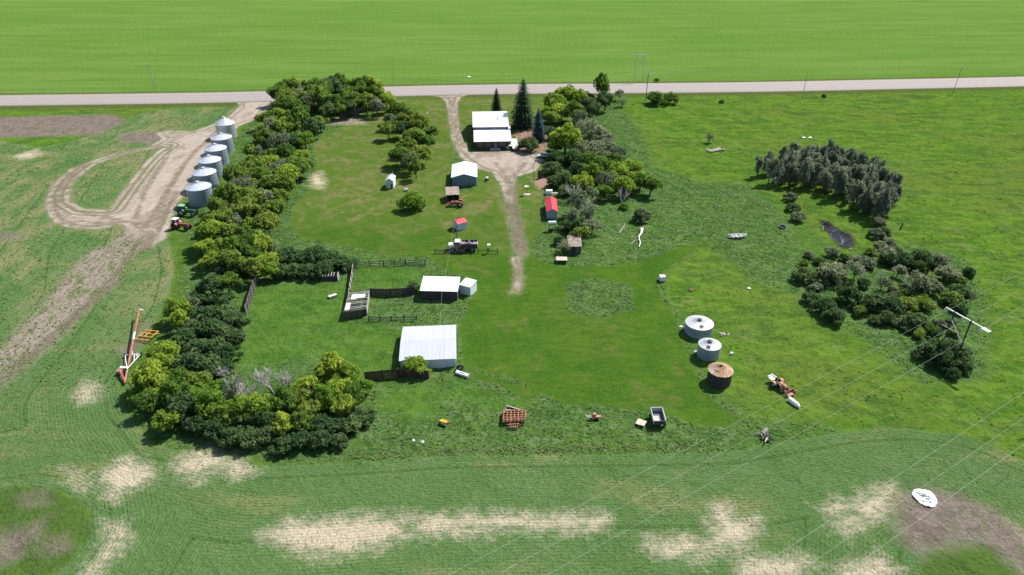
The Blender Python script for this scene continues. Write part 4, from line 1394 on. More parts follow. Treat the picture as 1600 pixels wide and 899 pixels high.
# grain truck, facing left
p = G(701, 391)
t = thing('grain_truck', 'old grain truck with white hood and box full of scrap by the rail fence', 'truck', p, .02)
MB().box((3.3, .0, .62), (6.2, .9, .22)).build('chassis', M['dark'], t)
h = MB().box((.75, 0, 1.2), (1.4, 1.3, .75)).box((.8, 0, 1.6), (1.25, 1.05, .1)).box((.04, 0, 1.1), (.1, 1.2, .6))
h.build('hood', M['white'], t)
MB().box((.85, -.82, .98), (1.35, .36, .16)).box((.85, .82, .98), (1.35, .36, .16)).build('fender', M['redorange'], t)
MB().box((-.1, 0, .7), (.14, 1.9, .2)).build('bumper', M['dark'], t)
MB().box((2.05, 0, 1.35), (1.2, 1.75, 1.05)).build('cab', M['redorange'], t)
MB().box((2.1, 0, 2.32), (1.15, 1.7, .14)).box((2.1, 0, 2.41), (.95, 1.45, .06)).build('cab_roof', M['white'], t)
MB().box((1.98, 0, 2.08), (1.15, 1.66, .36)).build('windshield', M['glass'], t)
MB().box((4.75, 0, .98), (3.8, 2.2, .1)).build('box_floor', M['old_wood'], t)
for y in (-1.08, 1.08):
    for k in range(4):
        MB().box((4.75, y, 1.16 + k * .25), (3.8, .06, .23)).build('side_board', M['dark_wood'], t)
MB().box((2.87, 0, 1.6), (.06, 2.2, 1.2)).build('headboard', M['pale'], t)
MB().box((6.63, 0, 1.45), (.06, 2.2, .9)).build('tailgate', M['pale'], t)
sc = MB()
for i in range(60):
    sc.box((R.uniform(3.1, 6.4), R.uniform(-.85, .85), R.uniform(1.2, 1.95)), (R.uniform(.2, .8), R.uniform(.1, .35), R.uniform(.05, .3)), R.uniform(0, 3), R.uniform(-.5, .5))
o = sc.build('scrap_load', M['scrapc'], t)
o['kind'] = 'stuff'
for x in (.9, 5.4):
    for y in (-.85, .85):
        wv = MB().wheel((x, y, .48), .48, .3 if x < 2 else .5, n=16).build('wheel', M['black'], t)
        MB().rod((x, y - .1, .48), (x, y + .1, .48), .26, n=10).build('rim', M['pale'], wv)

# grain auger
lo_, hi_ = G(194.5, 599, .4), G(217.5, 484, 1.9)
t = thing('grain_auger', 'long red grain auger with white wheel frame lying along the field edge', 'grain auger', (lo_.x, lo_.y, 0))
o0 = Vector((lo_.x, lo_.y, 0))
a, b = lo_ - o0, hi_ - o0
MB().rod(a, b, .16, n=10).build('tube', M['red'], t)
MB().rod(a.lerp(b, .56), a.lerp(b, .66), .175, n=10).build('tube_sleeve', M['pale'], t)
MB().rod(b, b + Vector((.35, .6, -.5)), .16, .12, 8).build('spout', M['pale'], t)
sw0, sw1 = G(195, 596, .4) - o0, G(187, 580, .7) - o0
MB().rod(sw0, sw1, .2, n=10).build('swing_tube', M['red'], t)
MB().slab((sw1 + Vector((-.5, -.3, .1)), sw1 + Vector((.5, -.3, .1)), sw1 + Vector((.45, .6, .2)), sw1 + Vector((-.45, .6, .2))), .35).build('hopper', M['redorange'], t)
fa, fb, fc_, fd = G(198.5, 577, .9) - o0, G(195.5, 555, .45) - o0, G(220, 553, .45) - o0, a.lerp(b, .44)
f = MB()
for x, y in ((fa, fb), (fa, fc_), (fb, fc_), (fa, fb.lerp(fc_, .33)), (fa.lerp(fc_, .5), fb.lerp(fc_, .6)), (fa.lerp(fc_, .75), fb.lerp(fc_, .75)), (fb.lerp(fc_, .5), fd)):
    f.beam(x, y, .1, .1)
f.build('wheel_frame', M['white'], t)
for q_ in (fb, fc_):
    MB().wheel((q_.x, q_.y, .35), .35, .2, ax='x', n=14, hole=.2).build('wheel', M['black'], t)
MB().slab((a.lerp(b, .16) + Vector((-1.3, .1, .3)), a.lerp(b, .16) + Vector((-.1, -.1, .5)), a.lerp(b, .175) + Vector((-.1, .0, .5)), a.lerp(b, .175) + Vector((-1.3, .4, .3))), .08).build('motor_shelf', M['white'], t)

# yellow cultivator
p = G(220.5, 530)
t = thing('cultivator', 'yellow cultivator frame in long grass right of the red auger', 'cultivator', p, -.18)
f = MB()
for y in (0, 1.0, 2.0):
    f.beam((-.4, y, .7), (2.5, y - .1, .7), .12, .12)
for x in (0, .9, 2.3):
    f.beam((x, 0, .72), (x + .1, 2.0, .72), .12, .12)
f.build('frame', M['yellow'], t)
MB().beam((2.4, 1.2, .7), (3.9, 1.5, .6), .1, .12).build('hitch', M['yellow'], t)
for y in (0, 1.0, 2.0):
    for k in range(5):
        MB().beam((-.2 + k * .62, y, .7), (-.35 + k * .62, y - .12, .1), .05, .09).build('tine', M['yellow'] if k % 2 else M['dark'], t)
f = MB()
for k in range(4):
    f.beam((-.9 + k * .8, -.9 + .1 * (k % 2), .35), (-.1 + k * .8, -.5, .45), .09, .09)
f.beam((-1.2, -.55, .4), (2.2, -.9, .4), .1, .1).build('harrow_bar', M['yellow'], t)

# orange rack pile
p = G(787, 665)
t = thing('rack_pile', 'pile of rusty orange harrow racks and grey beams in the weeds', 'scrap pile', p, 0)
for k in range(4):
    z = .25 + .22 * k
    f = MB()
    x0, x1, y0, y1 = R.uniform(-.2, .2), 3.2 + R.uniform(-.3, .2), .2 + R.uniform(0, .3), 2.6 + R.uniform(-.3, .2)
    for i in range(5):
        y = y0 + (y1 - y0) * i / 4
        f.beam((x0, y, z), (x1, y + .1, z), .11, .1)
    for i in range(7):
        x = x0 + (x1 - x0) * i / 6
        f.beam((x, y0 - .1, z + .09), (x + .1, y1 + .1, z + .09), .1, .08)
    f.build('rack', M['lumber'], t)
f = MB()
for i in range(5):
    f.beam((.9 + .3 * i, -1.0, .3), (1.0 + .3 * i, .4, .5), .12, .1)
f.beam((.5, -.4, .5), (2.4, -.2, .5), .12, .1).beam((.7, -.9, .4), (2.1, -.8, .4), .12, .1)
f.build('rack', M['lumber'], t)
for a, b in (((0.4, 3.6, .9), (2.6, 2.7, .8)), ((.2, 3.3, .5), (.5, 2.7, .5)), ((-.4, 2.3, .5), (1.0, 3.0, .6)), ((1.4, 3.0, .5), (3.0, 2.6, .5))):
    MB().beam(a, b, .2, .16).build('beam', M['grey_wood'], t)
MB().slab(((.5, 2.9, .6), (2.0, 2.8, .6), (1.9, 3.3, .7), (.5, 3.5, .7)), .1).build('dark_panel', M['dark'], t)
for i in range(6):
    MB().beam((2.3 + .15 * i, -.4 + .1 * i, .2), (3.2, .3 + .12 * i, .4), .1, .08).build('beam', M['old_wood'], t)

p = G(693, 663.5)
t = thing('yellow_seeder', 'small yellow implement frame alone in the weeds below the barn', 'implement', p, -.45)
MB().box((0, 0, .55), (1.2, .35, .25)).box((.05, .35, .6), (1.1, .12, .12)).build('hopper', M['yellow'], t)
MB().beam((-.55, -.2, .4), (-.5, .5, .4), .1, .1).beam((.55, -.2, .4), (.65, .5, .4), .1, .1).beam((.1, -.1, .4), (.9, -.45, .35), .08, .08).build('frame', M['orange'], t)
for x in (-.6, .6):
    MB().wheel((x, 0, .28), .28, .1, ax='x', n=12, hole=.1).build('wheel', M['dark'], t)
p = G(929, 656)
t = thing('mini_tiller', 'small orange tiller with long handles in weeds right of the rack pile', 'tiller', p, .1)
MB().box((.25, 0, .55), (1.5, .5, .28)).box((.0, .2, .8), (.45, .5, .5)).build('body', M['orange'], t)
MB().beam((-.4, .15, .6), (-1.4, .35, .75), .08, .08).beam((-.4, -.15, .6), (-1.35, -.05, .75), .08, .08).build('handle', M['pale'], t)
MB().box((-.5, 0, .45), (.6, .35, .2)).build('engine', M['dark'], t)
for y in (-.32, .32):
    MB().wheel((.3, y, .28), .28, .14, n=12, hole=.1).build('wheel', M['black'], t)
MB().rod((-.6, -.1, .0), (-.6, -.1, .5), .06).build('stand', M['dark'], t)

p = G(1001.5, 663)
t = thing('plywood_sheets', 'two pale plywood sheets lying on weeds left of the wagon box', 'plywood', p, -.5)
MB().box((-.36, 0, .35), (.68, 1.3, .05), ry=.05).build('sheet', M['plywood'], t)
MB().box((.36, 0, .37), (.68, 1.25, .05), ry=-.06).build('sheet', M['plywood'], t)

p = G(1020, 669.5)
t = thing('wagon_box', 'dark blue wagon box with pale floor board at the edge of the mown yard', 'wagon', p, 0)
MB().box((.95, 1.5, .75), (1.9, 3.0, .1)).build('floor', M['navy'], t)
for x in (.04, 1.86):
    MB().box((x, 1.5, 1.15), (.08, 3.0, .8)).build('side_panel', M['steel'], t)
MB().box((.95, 0.02, 1.1), (1.75, .08, .7)).build('tailgate', M['navy'], t)
MB().box((.95, 2.98, 1.2), (1.9, .08, .9)).build('headboard', M['steel'], t)
MB().box((.65, 1.05, .84), (.95, 1.7, .06)).build('floor_board', M['tan'], t)
for x in (-.05, 1.95):
    for y in (.6, 2.4):
        MB().wheel((x, y, .38), .38, .2, ax='x', n=14, hole=.15).build('wheel', M['black'], t)

p = G(718.5, 577)
t = thing('tyre', 'big black tractor tyre with pale rim leaning at the barn corner', 'tyre', p, .35)
tv = MB().wheel((0, 0, .55), .62, .4, n=22, hole=.52).build('rubber', M['black'], t)
tv.rotation_euler = (.35, 0, 0)
rv = MB().rod((0, -.12, .55), (0, -.02, .55), .34, n=16).build('rim', M['pale'], t)
rv.rotation_euler = (.35, 0, 0)
MB().rod((0, -.16, .55), (0, -.12, .55), .1, n=10).build('hub', M['dark'], rv)
p = G(713.5, 584)
t = thing('stock_tank', 'narrow white metal trough lying in weeds below the barn corner', 'trough', p, -.5)
MB().slab(((0, -.3, .55), (2.3, -.3, .55), (2.3, .3, .55), (0, .3, .55)), .4).build('body', M['white'], t)
MB().box((1.1, .0, .56), (1.1, .2, .05)).build('opening', M['dark'], t)
MB().box((2.3, 0, .5), (.08, .7, .3)).box((.0, 0, .45), (.08, .7, .3)).build('end_plate', M['pale'], t)
p = G(1035.5, 441)
t = thing('water_tote', 'white cubic water tote standing at the mown edge', 'water tank', p, .1)
MB().box((0, .6, .6), (1.15, 1.05, 1.1)).build('tank', M['white'], t)
MB().box((0, .6, .06), (1.25, 1.15, .12)).build('pallet', M['old_wood'], t)
MB().rod((0, .6, 1.15), (0, .6, 1.25), .14, n=10).build('lid', M['pale'], t)
f = MB()
for z in (.35, .7, 1.05):
    f.box((0, .06, z), (1.2, .04, .04)).box((-.6, .6, z), (.04, 1.1, .04)).box((.6, .6, z), (.04, 1.1, .04))
f.build('cage', M['steel'], t)

# boat in the grass
p = G(1152, 371)
t = thing('rowing_boat', 'white rowing boat with brown thwarts lying in the pasture grass', 'boat', p, .14)
st = [(-2.1, .5, .62), (-1.2, .68, .58), (0, .75, .55), (1.0, .62, .58), (1.7, .36, .66), (2.2, .02, .78)]
b = MB()
for (x0, w0, z0), (x1, w1, z1) in zip(st[:-1], st[1:]):
    for s_ in (-1, 1):
        b.quad((x0, s_ * w0, z0), (x1, s_ * w1, z1), (x1, s_ * w1 * .55, .12), (x0, s_ * w0 * .6, .05))
        b.beam((x0, s_ * w0, z0), (x1, s_ * w1, z1), .1, .06)
    b.quad((x0, -w0 * .6, .05), (x1, -w1 * .55, .12), (x1, w1 * .55, .12), (x0, w0 * .6, .05))
b.quad((-2.1, -.5, .62), (-2.1, .5, .62), (-2.1, .3, .05), (-2.1, -.3, .05))
b.build('hull', M['white'], t)
for x in (-1.2, -.2, .8):
    MB().box((x, 0, .45), (.3, 1.15, .05)).build('thwart', M['plywood'], t)
MB().box((-1.7, 0, .5), (.7, .75, .06)).build('stern_deck', M['brick'], t)

p = G(1240.5, 633)
t = thing('fuel_tank', 'white tapered tank lying in pasture beside the orange tractor', 'tank', p, math.radians(-62))
MB().rod((-1.1, 0, .45), (.5, 0, .42), .42, .4, 14).rod((.5, 0, .42), (1.1, 0, .36), .4, .14, 14).build('tank', M['white'], t)
MB().box((-.6, 0, .05), (.15, .9, .2)).box((.3, 0, .05), (.15, .9, .2)).build('cradle', M['dark'], t)

# tanks by the red roofed shed
p = G(858, 310)
t = thing('chest_freezer', 'white box behind the red roofed shed', 'box', G(853.5, 304.5), 0)
MB().box((.8, .5, .5), (1.7, 1.1, 1.0)).build('body', M['white'], t)
MB().box((.8, .5, 1.04), (1.75, 1.15, .08)).build('lid', M['white_metal'], t)
t = thing('white_bench', 'long narrow white board table at the back corner of the red roofed shed', 'table', G(861, 310.5), -.05)
MB().box((.9, .2, 1.5), (1.8, .35, .08)).build('table_top', M['pale'], t)
for x in (.1, 1.7):
    MB().box((x, .2, .7), (.1, .3, 1.5)).build('leg', M['old_wood'], t)
t = thing('fuel_tank', 'white fuel drum on a dark stand in front of the red roofed shed', 'fuel tank', G(856.5, 361), .0)
MB().rod((0, .3, 2.0), (1.9, .3, 2.0), .42, n=16).build('drum', M['white_metal'], t)
f = MB()
for x in (.2, 1.7):
    for y in (-.3, .9):
        f.beam((x, y, 0), (x, .3 + (y - .3) * .5, 1.65), .09, .09)
f.box((.95, -.2, .3), (1.7, .08, .1)).box((.95, .3, 1.58), (1.7, .6, .08))
f.build('stand', M['dark'], t)
MB().box((.9, .2, .25), (1.2, .9, .5)).build('crate', M['dark'], t)

# little platform by the weeds
t = thing('wood_platform', 'square bleached wooden platform at the weedy edge below the cabin', 'platform', G(869, 411.5), -.05)
for k in range(6):
    MB().box((1.2, .15 + k * .29, .7 + R.uniform(0, .04)), (2.4 + R.uniform(-.1, .1), .26, .05)).build('plank', M['plywood'], t)
MB().box((.2, .8, .33), (.14, 1.6, .7)).box((2.2, .8, .33), (.14, 1.6, .7)).build('sleeper', M['old_wood'], t)

# dish on a post, dark screen, barrow
t = thing('satellite_dish', 'white dish on a post with a pale concrete pad beside the lane', 'satellite dish', G(823, 304))
MB().rod((0, 0, 0), (0, 0, 2.2), .07).build('post', M['dark'], t)
MB().lathe([(.02, 0), (.35, .08), (.6, .25), (.62, .25)], 18, (0, 0, 2.1)).build('dish', M['pale'], t)
MB().rod((0, 0, 2.15), (.25, -.2, 2.65), .03).build('feed_arm', M['steel'], t)
MB().quad((-.5, -.6, .09), (.4, -.7, .09), (1.3, .1, .09), (.4, .35, .09), (-.9, .3, .09)).build('pad', M['concrete'], t)
t = thing('wooden_screen', 'tall black brown board screen standing at the gravel edge by the grove', 'screen', G(840, 279), -.15)
for k in range(4):
    MB().box((.16 + k * .31, 0, 1.2), (.29, .08, 2.4)).build('board', M['red_wood'], t)
MB().box((.62, .08, .5), (1.3, .06, .1)).box((.62, .08, 2.0), (1.3, .06, .1)).build('rail', M['dark_wood'], t)
t = thing('utility_cart', 'small two wheeled cart with pale load right of the garage', 'cart', G(760, 283), 1.3)
MB().box((.6, 0, .5), (1.3, .8, .12)).build('bed', M['dark'], t)
MB().box((.35, 0, .75), (.5, .7, .4)).box((.95, 0, .7), (.4, .6, .3)).build('load', M['pale'], t)
for y in (-.45, .45):
    MB().wheel((.6, y, .28), .28, .12, n=12, hole=.1).build('wheel', M['black'], t)
MB().beam((1.2, 0, .45), (2.0, 0, .3), .06, .06).build('drawbar', M['dark'], t)
t = thing('shrine_stand', 'white topped slim post on the lawn below the road', 'post', G(668, 189))
MB().rod((0, 0, 0), (0, 0, 2.2), .07).build('post', M['dark'], t)
MB().box((0, 0, 2.45), (.5, .4, .5)).build('box', M['white'], t)
t = thing('tub', 'dark tub half sunk in grass between boat and poplar grove', 'tub', G(1222, 357))
MB().lathe([(.75, 0), (.9, .55), (.8, .55), (.68, .15), (0.01, .15)], 18).build('tub', M['navy'], t)
t = thing('white_barrel', 'small white rock like drum beside the lone orchard tree', 'barrel', G(632, 299), .3)
MB().rod((0, 0, .35), (.9, 0, .45), .36, n=12).build('barrel', M['pale'], t)
MB().rod((.9, 0, .45), (.94, 0, .45), .3, n=12).build('lid', M['white'], t)

# round white flattened bin roof in the field
p = G(1445, 779)
t = thing('collapsed_bin_roof', 'crumpled round white sheet metal bin roof lying on bare grey ground', 'scrap', p)
rr = 1.5
nseg = 28
for i in range(nseg):
    a0, a1 = 2 * pi * i / nseg, 2 * pi * (i + 1) / nseg - .006
    def hgt(r_, a):
        return .42 - .25 * (r_ / rr) + .07 * sin(a * 5 + r_ * 3) * (r_ / rr) + .05 * sin(a * 13)
    v = []
    for r_ in (.12, .5, .9, 1.25, rr):
        for a in (a0, a1):
            k = r_ * (1 + .05 * sin(a * 3) + (0))
            v.append((k * cos(a), k * sin(a) * 1.08, hgt(r_, a) + (.05 if a == a1 else 0) + R.uniform(-.02, .02)))
    fs = [(2 * j, 2 * j + 1, 2 * j + 3, 2 * j + 2) for j in range(4)]
    MB().add(v, fs).build('roof_sheet', M['white'] if i % 5 else M['pale'], t)
for i in range(9):
    a, r_ = R.uniform(0, 6.3), R.uniform(.2, 1.0)
    MB().box((r_ * cos(a), r_ * sin(a), .47), (R.uniform(.2, .5), .07, .05), R.uniform(-.6, .3)).build('torn_strip', M['steel'], t)


# rocks, logs, stump, scraps
def rock(mb, c, s, seed):
    r_ = random.Random(seed)
    vs, fs = [], []
    n = 7
    rings = [(.0, 1.0), (.6, .85), (1, .3), (.95, -.2), (.5, -.6)]
    for q_, z in rings:
        for i in range(n):
            a = 2 * pi * i / n
            k = s * (q_ + .001) * r_.uniform(.75, 1.2)
            vs.append((c[0] + k * cos(a), c[1] + k * sin(a) * .8, c[2] + z * s * .6 * r_.uniform(.8, 1.1)))
    for j in range(len(rings) - 1):
        for i in range(n):
            fs.append((j * n + i, (j + 1) * n + i, (j + 1) * n + (i + 1) % n, j * n + (i + 1) % n))
    return mb.add(vs, fs)


t = thing('rock_pile', 'pile of pale field stones beside a lone shrub in the pasture', 'rock pile', G(1112, 236))
for i in range(16):
    k = R.random()
    rock(MB(), (-1.2 + k * 5.5 + R.uniform(-.4, .4), -.6 + k * 2.2 + R.uniform(-.8, .8), .25), R.uniform(.35, .8), i).build('stone', M['stone'], t)
t = thing('rock_pile', 'heap of pale rubble stones right of the wide steel bin', 'rock pile', G(1133, 524))
for i in range(9):
    rock(MB(), (R.uniform(-.8, .8), R.uniform(-.5, .5), .12), R.uniform(.15, .35), i + 40).build('stone', M['stone'], t)
t = thing('fallen_tree', 'bleached white fallen forked trunk lying in the long grass', 'dead tree', G(1000, 372))
w_ = [G(1003, 358, .5), G(1002, 364, .6), G(998, 370, .5), G(999, 375, .4), G(1000.5, 379, .5), G(998.5, 386, .3)]
o0 = G(1000, 372)
l = MB()
for i, (a, b) in enumerate(zip(w_[:-1], w_[1:])):
    l.rod(a - o0, b - o0, [.42, .24, .17, .15, .16][i], [.26, .18, .15, .16, .1][i], 8)
l.build('trunk', M['birch'], t)
l = MB().rod(w_[3] - o0, G(992, 376, .3) - o0, .08, .07).rod(G(992, 376, .3) - o0, G(985.5, 381.5, .2) - o0, .07, .04)
l.build('branch', M['birch'], t)
t = thing('dead_reeds', 'pale dead sticks standing and lying at the edge of the dark pool', 'dead sticks', G(1312, 375))
l = MB()
for i in range(22):
    k = R.random()
    q = G(1282 + 52 * k + R.uniform(-4, 4), 350 + 42 * k + R.uniform(-3, 7)) - G(1312, 375)
    a = R.uniform(0, 6.28)
    l.rod((q.x, q.y, -.1), (q.x + cos(a) * R.uniform(.3, 1.6), q.y + sin(a) * R.uniform(.3, 1.6), R.uniform(.05, .9)), .05, .03, 4)
o = l.build('sticks', M['birch'], t)
o['kind'] = 'stuff'
t = thing('fallen_branch', 'single pale branch lying left of the white fallen trunk', 'dead branch', G(972, 358))
MB().rod(G(968, 364, .25) - G(972, 358), G(976, 352, .5) - G(972, 358), .1, .06).rod(G(976, 352, .5) - G(972, 358), G(976.5, 348, .5) - G(972, 358), .06, .03).build('branch', M['deadwood'], t)
t = thing('stump_pile', 'grey pile of stumps and roots at the weedy field edge', 'stump pile', G(1196, 686))
for i in range(12):
    a = R.uniform(0, 6.28)
    MB().rod((R.uniform(-.6, .6), R.uniform(-.5, .8), .15), (R.uniform(-.6, .6) + cos(a) * 1.1, R.uniform(-.5, .8) + sin(a) * 1.1, R.uniform(.3, .9)), .16, .06).build('root', M['old_wood'] if i % 3 else M['deadwood'], t)
MB().rod((.0, 1.0, .2), (.6, 1.5, .7), .3, .25, 10).build('stump', M['plywood'], t)
for k, (px, py, lab, c) in enumerate([(646, 690, 'left scrap of white sheet in the weedy fence line', 'white'), (660, 692, 'right scrap of white sheet in the weedy fence line', 'white'), (1143, 553, 'small crumpled white sheet right of the middle steel bin', 'white'),
                                      (1170, 452, 'little white scrap in the pasture right of the water tote', 'white'), (1079, 454, 'rusty red scrap in grass above the wide steel bin', 'redorange'),
                                      (733, 121, 'white sheet lying in the crop beyond the driveway mouth', 'white'), (1256, 216, 'left white stone of the pair beyond the poplar grove', 'white'), (1266, 216, 'right white stone of the pair beyond the poplar grove', 'white'),
                                      (1396, 306, 'white scrap at the far edge of the poplar grove', 'white'), (1064, 512, 'white stone at the foot of the wide steel bin', 'white'), (1087, 551, 'white stone at the foot of the middle steel bin', 'white')]):
    p = G(px, py)
    s_ = mpp(p) * 3.2
    m_ = MB()
    v = [(-s_, -s_ * .4, .15), (0, -s_ * .6, .25), (s_, -s_ * .2, .2), (-s_ * .8, s_ * .5, .25), (0, s_ * .4, .45), (s_ * .8, s_ * .6, .15)]
    m_.slab([v[0], v[1], v[4], v[3]], .12).slab([v[1], v[2], v[5], v[4]], .12)
    o = m_.build('white_stone' if 'stone' in lab else 'metal_scrap', M[c])
    o.location = p
    o.rotation_euler = (0, 0, R.uniform(-.5, .5))
    o['label'], o['category'] = lab, 'stone' if 'stone' in lab else 'scrap'
t = thing('fence_post', 'single dark stub post in the pasture right of the slough', 'post', G(1407, 358))
MB().rod((0, 0, -.2), (.25, .1, 1.5), .2, .13, 7).build('stub', M['dark_wood'], t)


# ------------------------------------------------------------------ trees
def leaves_mesh(name, lobes, size, seed, up=.25, flat=1.0, elong=1.3, spread=.55, upright=0.0):
    """lobes: (centre, radius xyz, count); every leaf clump is a small bent quad facing out of its lobe"""
    rs = np.random.RandomState(seed)
    cs, ns, ss, tn = [], [], [], []
    for c, r, n in lobes:
        u = rs.normal(size=(n, 3))
        u[:, 2] += up
        u /= np.linalg.norm(u, axis=1)[:, None]
        rad = np.where(rs.rand(n) < .8, rs.uniform(.82, 1.08, n), rs.uniform(.3, .85, n))
        p = np.array(c) + u * np.array(r) * rad[:, None]
        q = u + rs.normal(size=(n, 3)) * spread
        q[:, 2] += .15
        q /= np.linalg.norm(q, axis=1)[:, None]
        cs.append(p)
        ns.append(q)
        ss.append(rs.uniform(.65, 1.35, n) * size)
        lt = rs.uniform(-.18, .18)
        tn.append(np.clip(.5 + lt + rs.normal(size=n) * .22, 0, 1))
    c, nn, s, tn = np.concatenate(cs), np.concatenate(ns), np.concatenate(ss), np.concatenate(tn)
    a = rs.normal(size=c.shape)
    t1 = np.cross(nn, a)
    t1 /= np.linalg.norm(t1, axis=1)[:, None] + 1e-9
    if upright:
        t1 = t1 * (1 - upright) + np.array([0, 0, upright]) + nn * .25
        t1 /= np.linalg.norm(t1, axis=1)[:, None] + 1e-9
    t2 = np.cross(nn, t1)
    t2 /= np.linalg.norm(t2, axis=1)[:, None] + 1e-9
    h = s[:, None]
    k = rs.uniform(.5, .9, len(c))[:, None]
    V = np.stack([c - t1 * h * elong * .5, c - t2 * h * .5 * k - nn * h * .1, c + t1 * h * elong * .5, c + t2 * h * .5 * k - nn * h * .1], 1)
    n = len(c)
    me = bpy.data.meshes.new(name)
    me.vertices.add(n * 4)
    me.vertices.foreach_set('co', V.reshape(-1).astype(np.float32))
    me.loops.add(n * 4)
    me.loops.foreach_set('vertex_index', np.arange(n * 4, dtype=np.int32))
    me.polygons.add(n)
    me.polygons.foreach_set('loop_start', np.arange(0, n * 4, 4, dtype=np.int32))
    me.update(calc_edges=True)
    at = me.attributes.new('tone', 'FLOAT', 'POINT')
    at.data.foreach_set('value', np.repeat(tn, 4).astype(np.float32))
    me.materials.append(M['leaf_g'])
    return me


def round_lobes(rs, n, zc, zr, per, rmin=.17, rmax=.40, core=.5, low=.28):
    out = [((0, 0, zc), (core, core, zr * .65), per)]
    for i in range(n):
        u = rs.normal(size=3)
        u /= np.linalg.norm(u)
        u[2] = abs(u[2]) * 1.0 - low
        r = rs.uniform(rmin, rmax)
        k = rs.uniform(.55, 1.12)
        out.append(((u[0] * (1 - r * .5) * k, u[1] * (1 - r * .5) * k, zc + u[2] * (zr - r * .4) * k), (r * rs.uniform(.8, 1.2), r * rs.uniform(.8, 1.2), r * rs.uniform(.65, 1.0)), int(per * (r / .40) ** 2) + 12))
    return out


def wood_mesh(name, seed, h, zc, spread, n=6, r=.07):
    rr_ = random.Random(seed)
    m = MB()
    a, b = Vector((0, 0, -.1)), Vector((rr_.uniform(-.06, .06), rr_.uniform(-.06, .06), h * .45))
    m.rod(a, b, r * 1.2, r * .85, 6)
    for i in range(n):
        th = 2 * pi * i / n + rr_.uniform(-.4, .4)
        c = b.lerp(a, rr_.uniform(0, .35))
        d = Vector((cos(th) * spread * rr_.uniform(.5, .9), sin(th) * spread * rr_.uniform(.5, .9), zc + rr_.uniform(-.2, .45)))
        m.rod(c, d, r * .55, r * .18, 5)
    m.rod(b, Vector((0, 0, zc + .4)), r * .8, r * .2, 5)
    return m.mesh(name, M['bark'])


def twig_mesh(name, seed, h=2.0, spread=1.0, dens=1.0, r=.05):
    """bare branching crown of a dead tree"""
    rr_ = random.Random(seed)
    m = MB()

    def grow(a, d, ln, r_, lev):
        b = a + d * ln
        m.rod(a, b, r_, r_ * .55, 5 if lev < 2 else 3)
        if lev >= 3:
            return
        for _ in range(int((4, 5, 4)[lev] * dens)):
            k = rr_.uniform(.35, 1)
            nd = (d + Vector((rr_.uniform(-1, 1) * spread, rr_.uniform(-1, 1) * spread, rr_.uniform(-.25, .7)))).normalized()
            grow(a.lerp(b, k), nd, ln * rr_.uniform(.45, .75), r_ * .5, lev + 1)

    for i in range(3):
        th = rr_.uniform(0, 6.28)
        grow(Vector((0, 0, -.05)), Vector((cos(th) * .45, sin(th) * .45, 1)).normalized(), h * .42, r, 0)
    return m


SHP = {}
rs = np.random.RandomState(11)
SHP['round'] = [(leaves_mesh('crown', round_lobes(rs, 27, 1.05, .95, 130), .15, 20 + i), wood_mesh('trunk', i, 1.6, 1.05, .7)) for i in range(8)]
SHP['bush'] = [(leaves_mesh('crown', round_lobes(rs, 26, .72, .75, 120, low=.62), .16, 40 + i), wood_mesh('trunk', 30 + i, .8, .7, .8, 7, .05)) for i in range(6)]
SHP['sparse'] = [(leaves_mesh('crown', round_lobes(rs, 12, 1.0, .85, 48, .25, .42), .16, 60 + i, spread=.8), wood_mesh('trunk', 50 + i, 1.4, 1.0, .75, 8, .05)) for i in range(4)]


def poplar_lobes(rs):
    out = []
    for i in range(26):
        th, q = rs.uniform(0, 6.28), rs.uniform(.05, .8) ** .7
        z = rs.uniform(1.0, 5.2 - q * 1.6)
        r = rs.uniform(.16, .34)
        out.append(((cos(th) * q, sin(th) * q, z), (r, r, rs.uniform(.5, .95)), int(210 * r) + 18))
    out.append(((0, 0, 3.0), (.6, .6, 2.0), 130))
    return out


SHP['poplar'] = [(leaves_mesh('crown', poplar_lobes(rs), .16, 80 + i, up=.9, spread=.8, elong=2.4, upright=.55), wood_mesh('trunk', 70 + i, 7.5, 4.5, .3, 6, .09)) for i in range(5)]


def spruce_mesh(name, seed, h=5.0, lev=26, per=22):
    rs_ = np.random.RandomState(seed)
    V, T = [], []
    for i in range(lev):
        f = i / (lev - 1)
        z = .25 + (h - .3) * f
        r = (1 - f) ** .55 * 1.0 * rs_.uniform(.86, 1.1) + .04
        n = max(5, int(per * (r + .15)))
        ph = rs_.uniform(0, 6.28)
        for k in range(n):
            a = ph + 2 * pi * k / n + rs_.uniform(-.15, .15)
            rr_ = r * rs_.uniform(.72, 1.12)
            d, s_ = np.array([cos(a), sin(a)]), np.array([-sin(a), cos(a)])
            for j in range(3):
                f0, f1 = j / 3, (j + 1) / 3 + .08
                wv = .16 * (1 - j * .22) * (r * .6 + .25)
                z0, z1 = z - .22 * f0 * rr_ * 1.2 + rs_.uniform(-.04, .04), z - .22 * f1 * rr_ * 1.2 - .03
                p0, p1 = d * rr_ * f0, d * rr_ * f1
                V.append([(p0[0], p0[1], z0 + .04), (*(p0 * .5 + p1 * .5 - s_ * wv), z1), (p1[0], p1[1], z1 - .02), (*(p0 * .5 + p1 * .5 + s_ * wv), z1)])
                T.append(np.clip(.25 + .3 * j + rs_.normal() * .15, 0, 1))
    V = np.array(V)
    n = len(V)
    me = bpy.data.meshes.new(name)
    me.from_pydata(V.reshape(-1, 3).tolist(), [], [(4 * i, 4 * i + 1, 4 * i + 2, 4 * i + 3) for i in range(n)])
    at = me.attributes.new('tone', 'FLOAT', 'POINT')
    at.data.foreach_set('value', np.repeat(T, 4).astype(np.float32))
    me.materials.append(M['leaf_k'])
    return me


